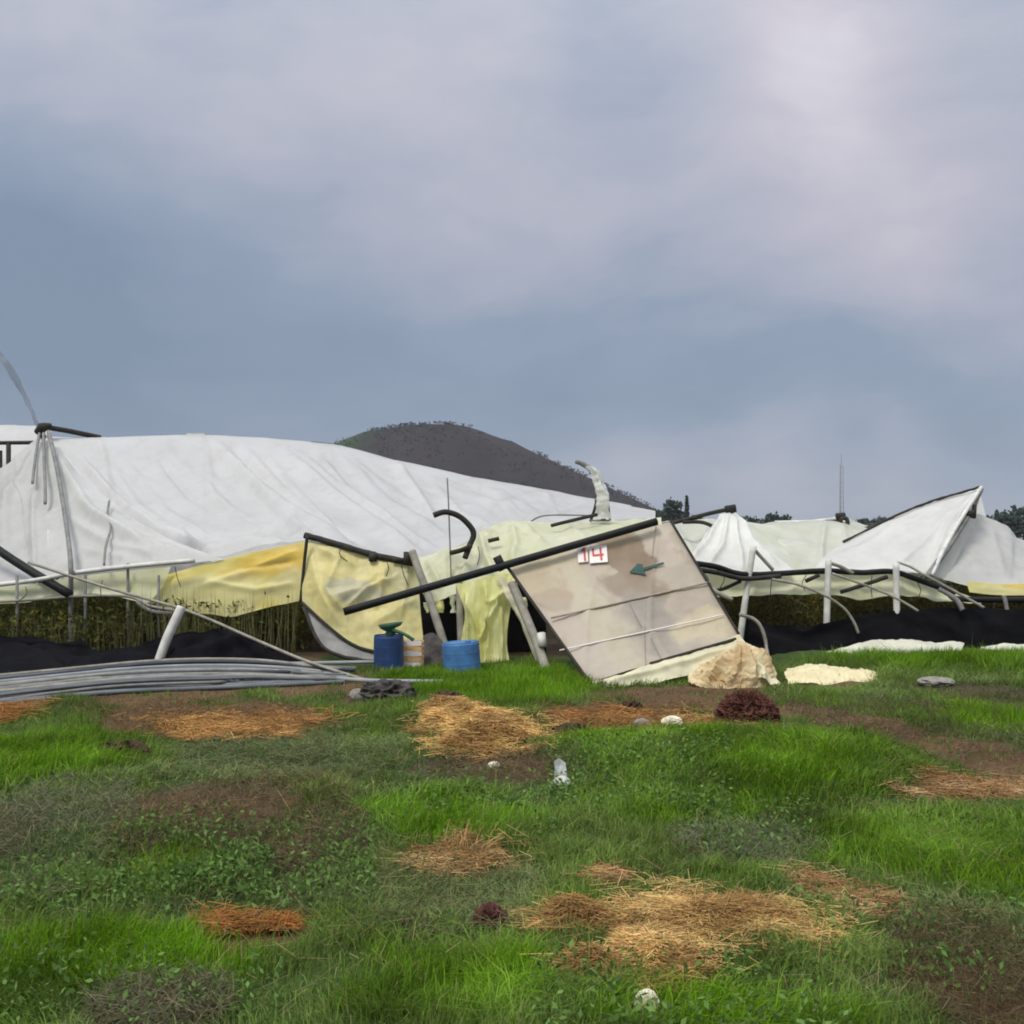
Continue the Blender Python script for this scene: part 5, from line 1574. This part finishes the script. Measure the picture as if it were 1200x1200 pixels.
# ------------------------------------------------------------------ grass
def grass_blades(bands):
    V, Ft, C = [], [], []
    nv = 0
    for (y0, y1, dens, wid, segs) in bands:
        half = 0.56 * y1 + 2.6
        n = int((y1 - y0) * 2 * half * dens)
        x = rng.uniform(-half, half, n)
        y = rng.uniform(y0, y1, n)
        ok = (np.abs(x) < 0.50 * y + 0.5) | ((np.abs(x) < 0.56 * y + 2.6) & (rng.uniform(size=n) < 0.6))
        x, y = x[ok], y[ok]
        lush, grey, brown, bare, heap = ground_maps(x, y)
        tuft = fbm(x * 4.2, y * 4.2, 301, 2)
        clump = fbm(x * 1.3, y * 1.3, 305, 3)
        d = 0.62 + 0.38 * lush
        d = d * (0.35 + 1.2 * smooth(0.25, 0.62, tuft))
        d = d * (1 - 0.10 * grey) * (1 - 0.55 * brown) * (1 - 0.93 * bare) * (1 - 0.93 * smooth(0.35, 0.95, heap))
        d = d * smooth(14.6, 14.1, y + 0.3 * (clump - 0.5))
        inside = smooth(14.2, 14.9, y) * smooth(3.2, 2.2, x)
        d = d * (1 - inside)
        keep = rng.uniform(size=len(x)) < d
        x, y, lush, grey, brown, tuft, clump, bare = (q[keep] for q in (x, y, lush, grey, brown, tuft, clump, bare))
        n = len(x)
        h = 0.84 * (0.050 + 0.052 * lush + 0.05 * tuft + 0.035 * clump) * (1 - 0.35 * grey) * (1 - 0.4 * brown) * (1 - 0.4 * bare) * rng.uniform(0.55, 1.35, n)
        tall = rng.uniform(size=n) < 0.012
        h = np.where(tall, h * 1.7, h) * (0.6 + 0.8 * fbm(x * 6.5, y * 6.5, 311, 2))
        an = rng.uniform(0, 2 * np.pi, n) * 0.75 + 1.2 * clump * 6.0
        lean = np.clip(rng.normal(0.55, 0.35, n) + 0.6 * grey + 0.5 * smooth(0.55, 0.75, fbm(x * 2.7, y * 2.7, 313, 2)), 0.05, 1.8)
        w = wid * rng.uniform(0.7, 1.4, n)
        fa = rng.uniform(0, np.pi, n)
        dx, dy = np.cos(an) * lean, np.sin(an) * lean
        sx, sy = np.cos(fa) * w * 0.5, np.sin(fa) * w * 0.5
        z = terrain(x, y) - 0.004
        lushc = np.array([0.140, 0.275, 0.014])
        midc = np.array([0.150, 0.225, 0.050])
        greyc = np.array([0.180, 0.235, 0.095])
        brownc = np.array([0.105, 0.085, 0.050])
        c = midc * (1 - lush[:, None]) + lushc * lush[:, None]
        gk = (0.80 * grey * (1 - 0.5 * lush))[:, None]
        c = c * (1 - gk) + greyc * gk
        bk = (np.clip(0.75 * brown + 0.5 * bare, 0, 1) * rng.uniform(0.2, 1.0, n))[:, None]
        c = c * (1 - bk) + brownc * bk
        dead = (rng.uniform(size=n) < 0.03 + 0.05 * grey)[:, None]
        c = np.where(dead, np.array([0.26, 0.22, 0.11]), c)
        c = c * rng.uniform(0.55, 1.45, (n, 1)) * (0.45 + 1.1 * fbm(x * 2.2, y * 2.2, 309, 3))[:, None]  # uneven tone; the low values also paint shadow between tufts
        b0 = np.stack([x - sx, y - sy, z], 1)
        b1 = np.stack([x + sx, y + sy, z], 1)
        tp = np.stack([x + dx * h, y + dy * h, z + h * (1.0 / np.sqrt(1 + 0.6 * lean ** 2))], 1)
        if segs == 2:
            mx, my, mz = x + dx * h * 0.32, y + dy * h * 0.32, z + h * 0.58
            m0 = np.stack([mx - sx * 0.8, my - sy * 0.8, mz], 1)
            m1 = np.stack([mx + sx * 0.8, my + sy * 0.8, mz], 1)
            V.append(np.stack([b0, b1, m0, m1, tp], 1).reshape(-1, 3))
            i = nv + np.arange(n)[:, None] * 5
            Ft.append(np.concatenate([i + np.array([[0, 1, 3]]), i + np.array([[0, 3, 2]]), i + np.array([[2, 3, 4]])], 0))
            C.append(np.repeat(c, 5, axis=0))
            nv += 5 * n
        else:
            V.append(np.stack([b0, b1, tp], 1).reshape(-1, 3))
            i = nv + np.arange(n)[:, None] * 3
            Ft.append(i + np.array([[0, 1, 2]]))
            C.append(np.repeat(c, 3, axis=0))
            nv += 3 * n
    me = mesh_np('grass', np.concatenate(V), np.concatenate(Ft), np.concatenate(C))
    me.materials.append(M['blade'])
    o = tag(link(bpy.data.objects.new('grass', me)), 'green grass growing unevenly over the whole foreground', 'grass', kind='stuff')
    print('grass triangles', len(me.polygons))
    return o


grass_blades([(2.9, 4.6, 10500, 0.0040, 2), (4.6, 6.5, 8200, 0.0048, 2), (6.5, 9.0, 5600, 0.0066, 2), (9.0, 12.0, 4200, 0.0095, 1), (12.0, 16.6, 3400, 0.012, 1)])


def weeds():
    """broad-leaved weeds and flattened dead stems"""
    boxes = [((130, 975, 440, 1065), 5200), ((640, 895, 860, 955), 3200), ((200, 1000, 320, 1050), 1800), ((470, 920, 660, 990), 2200), ((-60, 1010, 160, 1090), 1800),
             ((800, 945, 960, 1000), 1200), ((620, 1140, 1000, 1240), 1500), ((900, 1050, 1250, 1160), 1600), ((-60, 1130, 330, 1230), 1200)]
    X, Y, Z, S, C = [], [], [], [], []
    for (b, n) in boxes:
        x0, y0, x1, y1 = b
        d0, d1 = dg(y1), dg(y0)
        y = rng.uniform(d0, d1, n)
        x = (rng.uniform(x0, x1, n) - 600) * y / F
        k = fbm(x * 3.5, y * 3.5, 401, 2) + rng.uniform(-0.1, 0.1, n) > 0.47
        x, y = x[k], y[k]
        n = len(x)
        X.append(x), Y.append(y), Z.append(terrain(x, y) + rng.uniform(0.02, 0.16, n))
        S.append(rng.uniform(0.006, 0.017, n))
        C.append(np.array([0.115, 0.195, 0.050]) * rng.uniform(0.5, 1.7, (n, 1)))
    o = leaf_mesh('weeds', *(np.concatenate(q) for q in (X, Y, Z, S)), np.concatenate(C), M['blade'], 1.3)
    tag(o, 'broad leaved weeds mixed into the foreground grass', 'weeds', kind='stuff')
    V, Fq, Cc = [], [], []
    nv = 0
    for (b, n, tint) in [((-80, 925, 160, 1090), 4200, (0.20, 0.22, 0.12)), ((125, 920, 430, 1040), 4800, (0.19, 0.145, 0.08)), ((100, 1138, 275, 1215), 2000, (0.20, 0.19, 0.11)),
                         ((770, 955, 960, 1010), 1700, (0.20, 0.21, 0.13)), ((1040, 1060, 1290, 1230), 3000, (0.15, 0.115, 0.06)), ((190, 860, 480, 930), 2200, (0.20, 0.23, 0.11)),
                         ((500, 885, 700, 925), 1500, (0.17, 0.14, 0.08)), ((380, 985, 620, 1110), 1700, (0.18, 0.19, 0.09)), ((920, 818, 1230, 912), 2600, (0.16, 0.11, 0.075)),
                         ((620, 826, 900, 876), 1800, (0.24, 0.14, 0.07)), ((90, 822, 420, 866), 1800, (0.24, 0.14, 0.07)), ((-60, 850, 1280, 1240), 5000, (0.30, 0.26, 0.12))]:
        x0, y0, x1, y1 = b
        d0, d1 = dg(y1), dg(y0)
        y = rng.uniform(d0, d1, n)
        x = (rng.uniform(x0, x1, n) - 600) * y / F
        k = ell(b, x, y, 0.4, 55) > rng.uniform(size=n)
        x, y = x[k], y[k]
        n = len(x)
        z = terrain(x, y) + rng.uniform(0.01, 0.09, n)
        v, f, c = stalks(x, y, z, rng.uniform(0.04, 0.16, n), rng.uniform(0.0016, 0.0034, n) * (0.6 + 0.09 * y), tint, 0.5)
        V.append(v), Fq.append(f + nv), Cc.append(c)
        nv += len(v)
    me = mesh_np('dead_stems', np.concatenate(V), np.concatenate(Fq), np.concatenate(Cc))
    me.materials.append(M['stalk'])
    tag(link(bpy.data.objects.new('dead_stems', me)), 'flattened grey and brown dead stems matted in the grass', 'dead stems', kind='stuff')


weeds()


# ------------------------------------------------------------------ haze
def build_haze():
    m = MB()
    m.box((0, 480, 28.5), 2600, 2200, 61)
    mt, t = new_mat('haze')
    out = N(t, 'ShaderNodeOutputMaterial')
    pv = N(t, 'ShaderNodeVolumePrincipled')
    pv.inputs['Color'].default_value = (0.86, 0.89, 0.95, 1)
    pv.inputs['Density'].default_value = 0.00024
    t.links.new(pv.outputs[0], out.inputs['Volume'])
    tag(m.build('haze', mt, None, False), kind='stuff')


HAZE = True
if HAZE:
    build_haze()
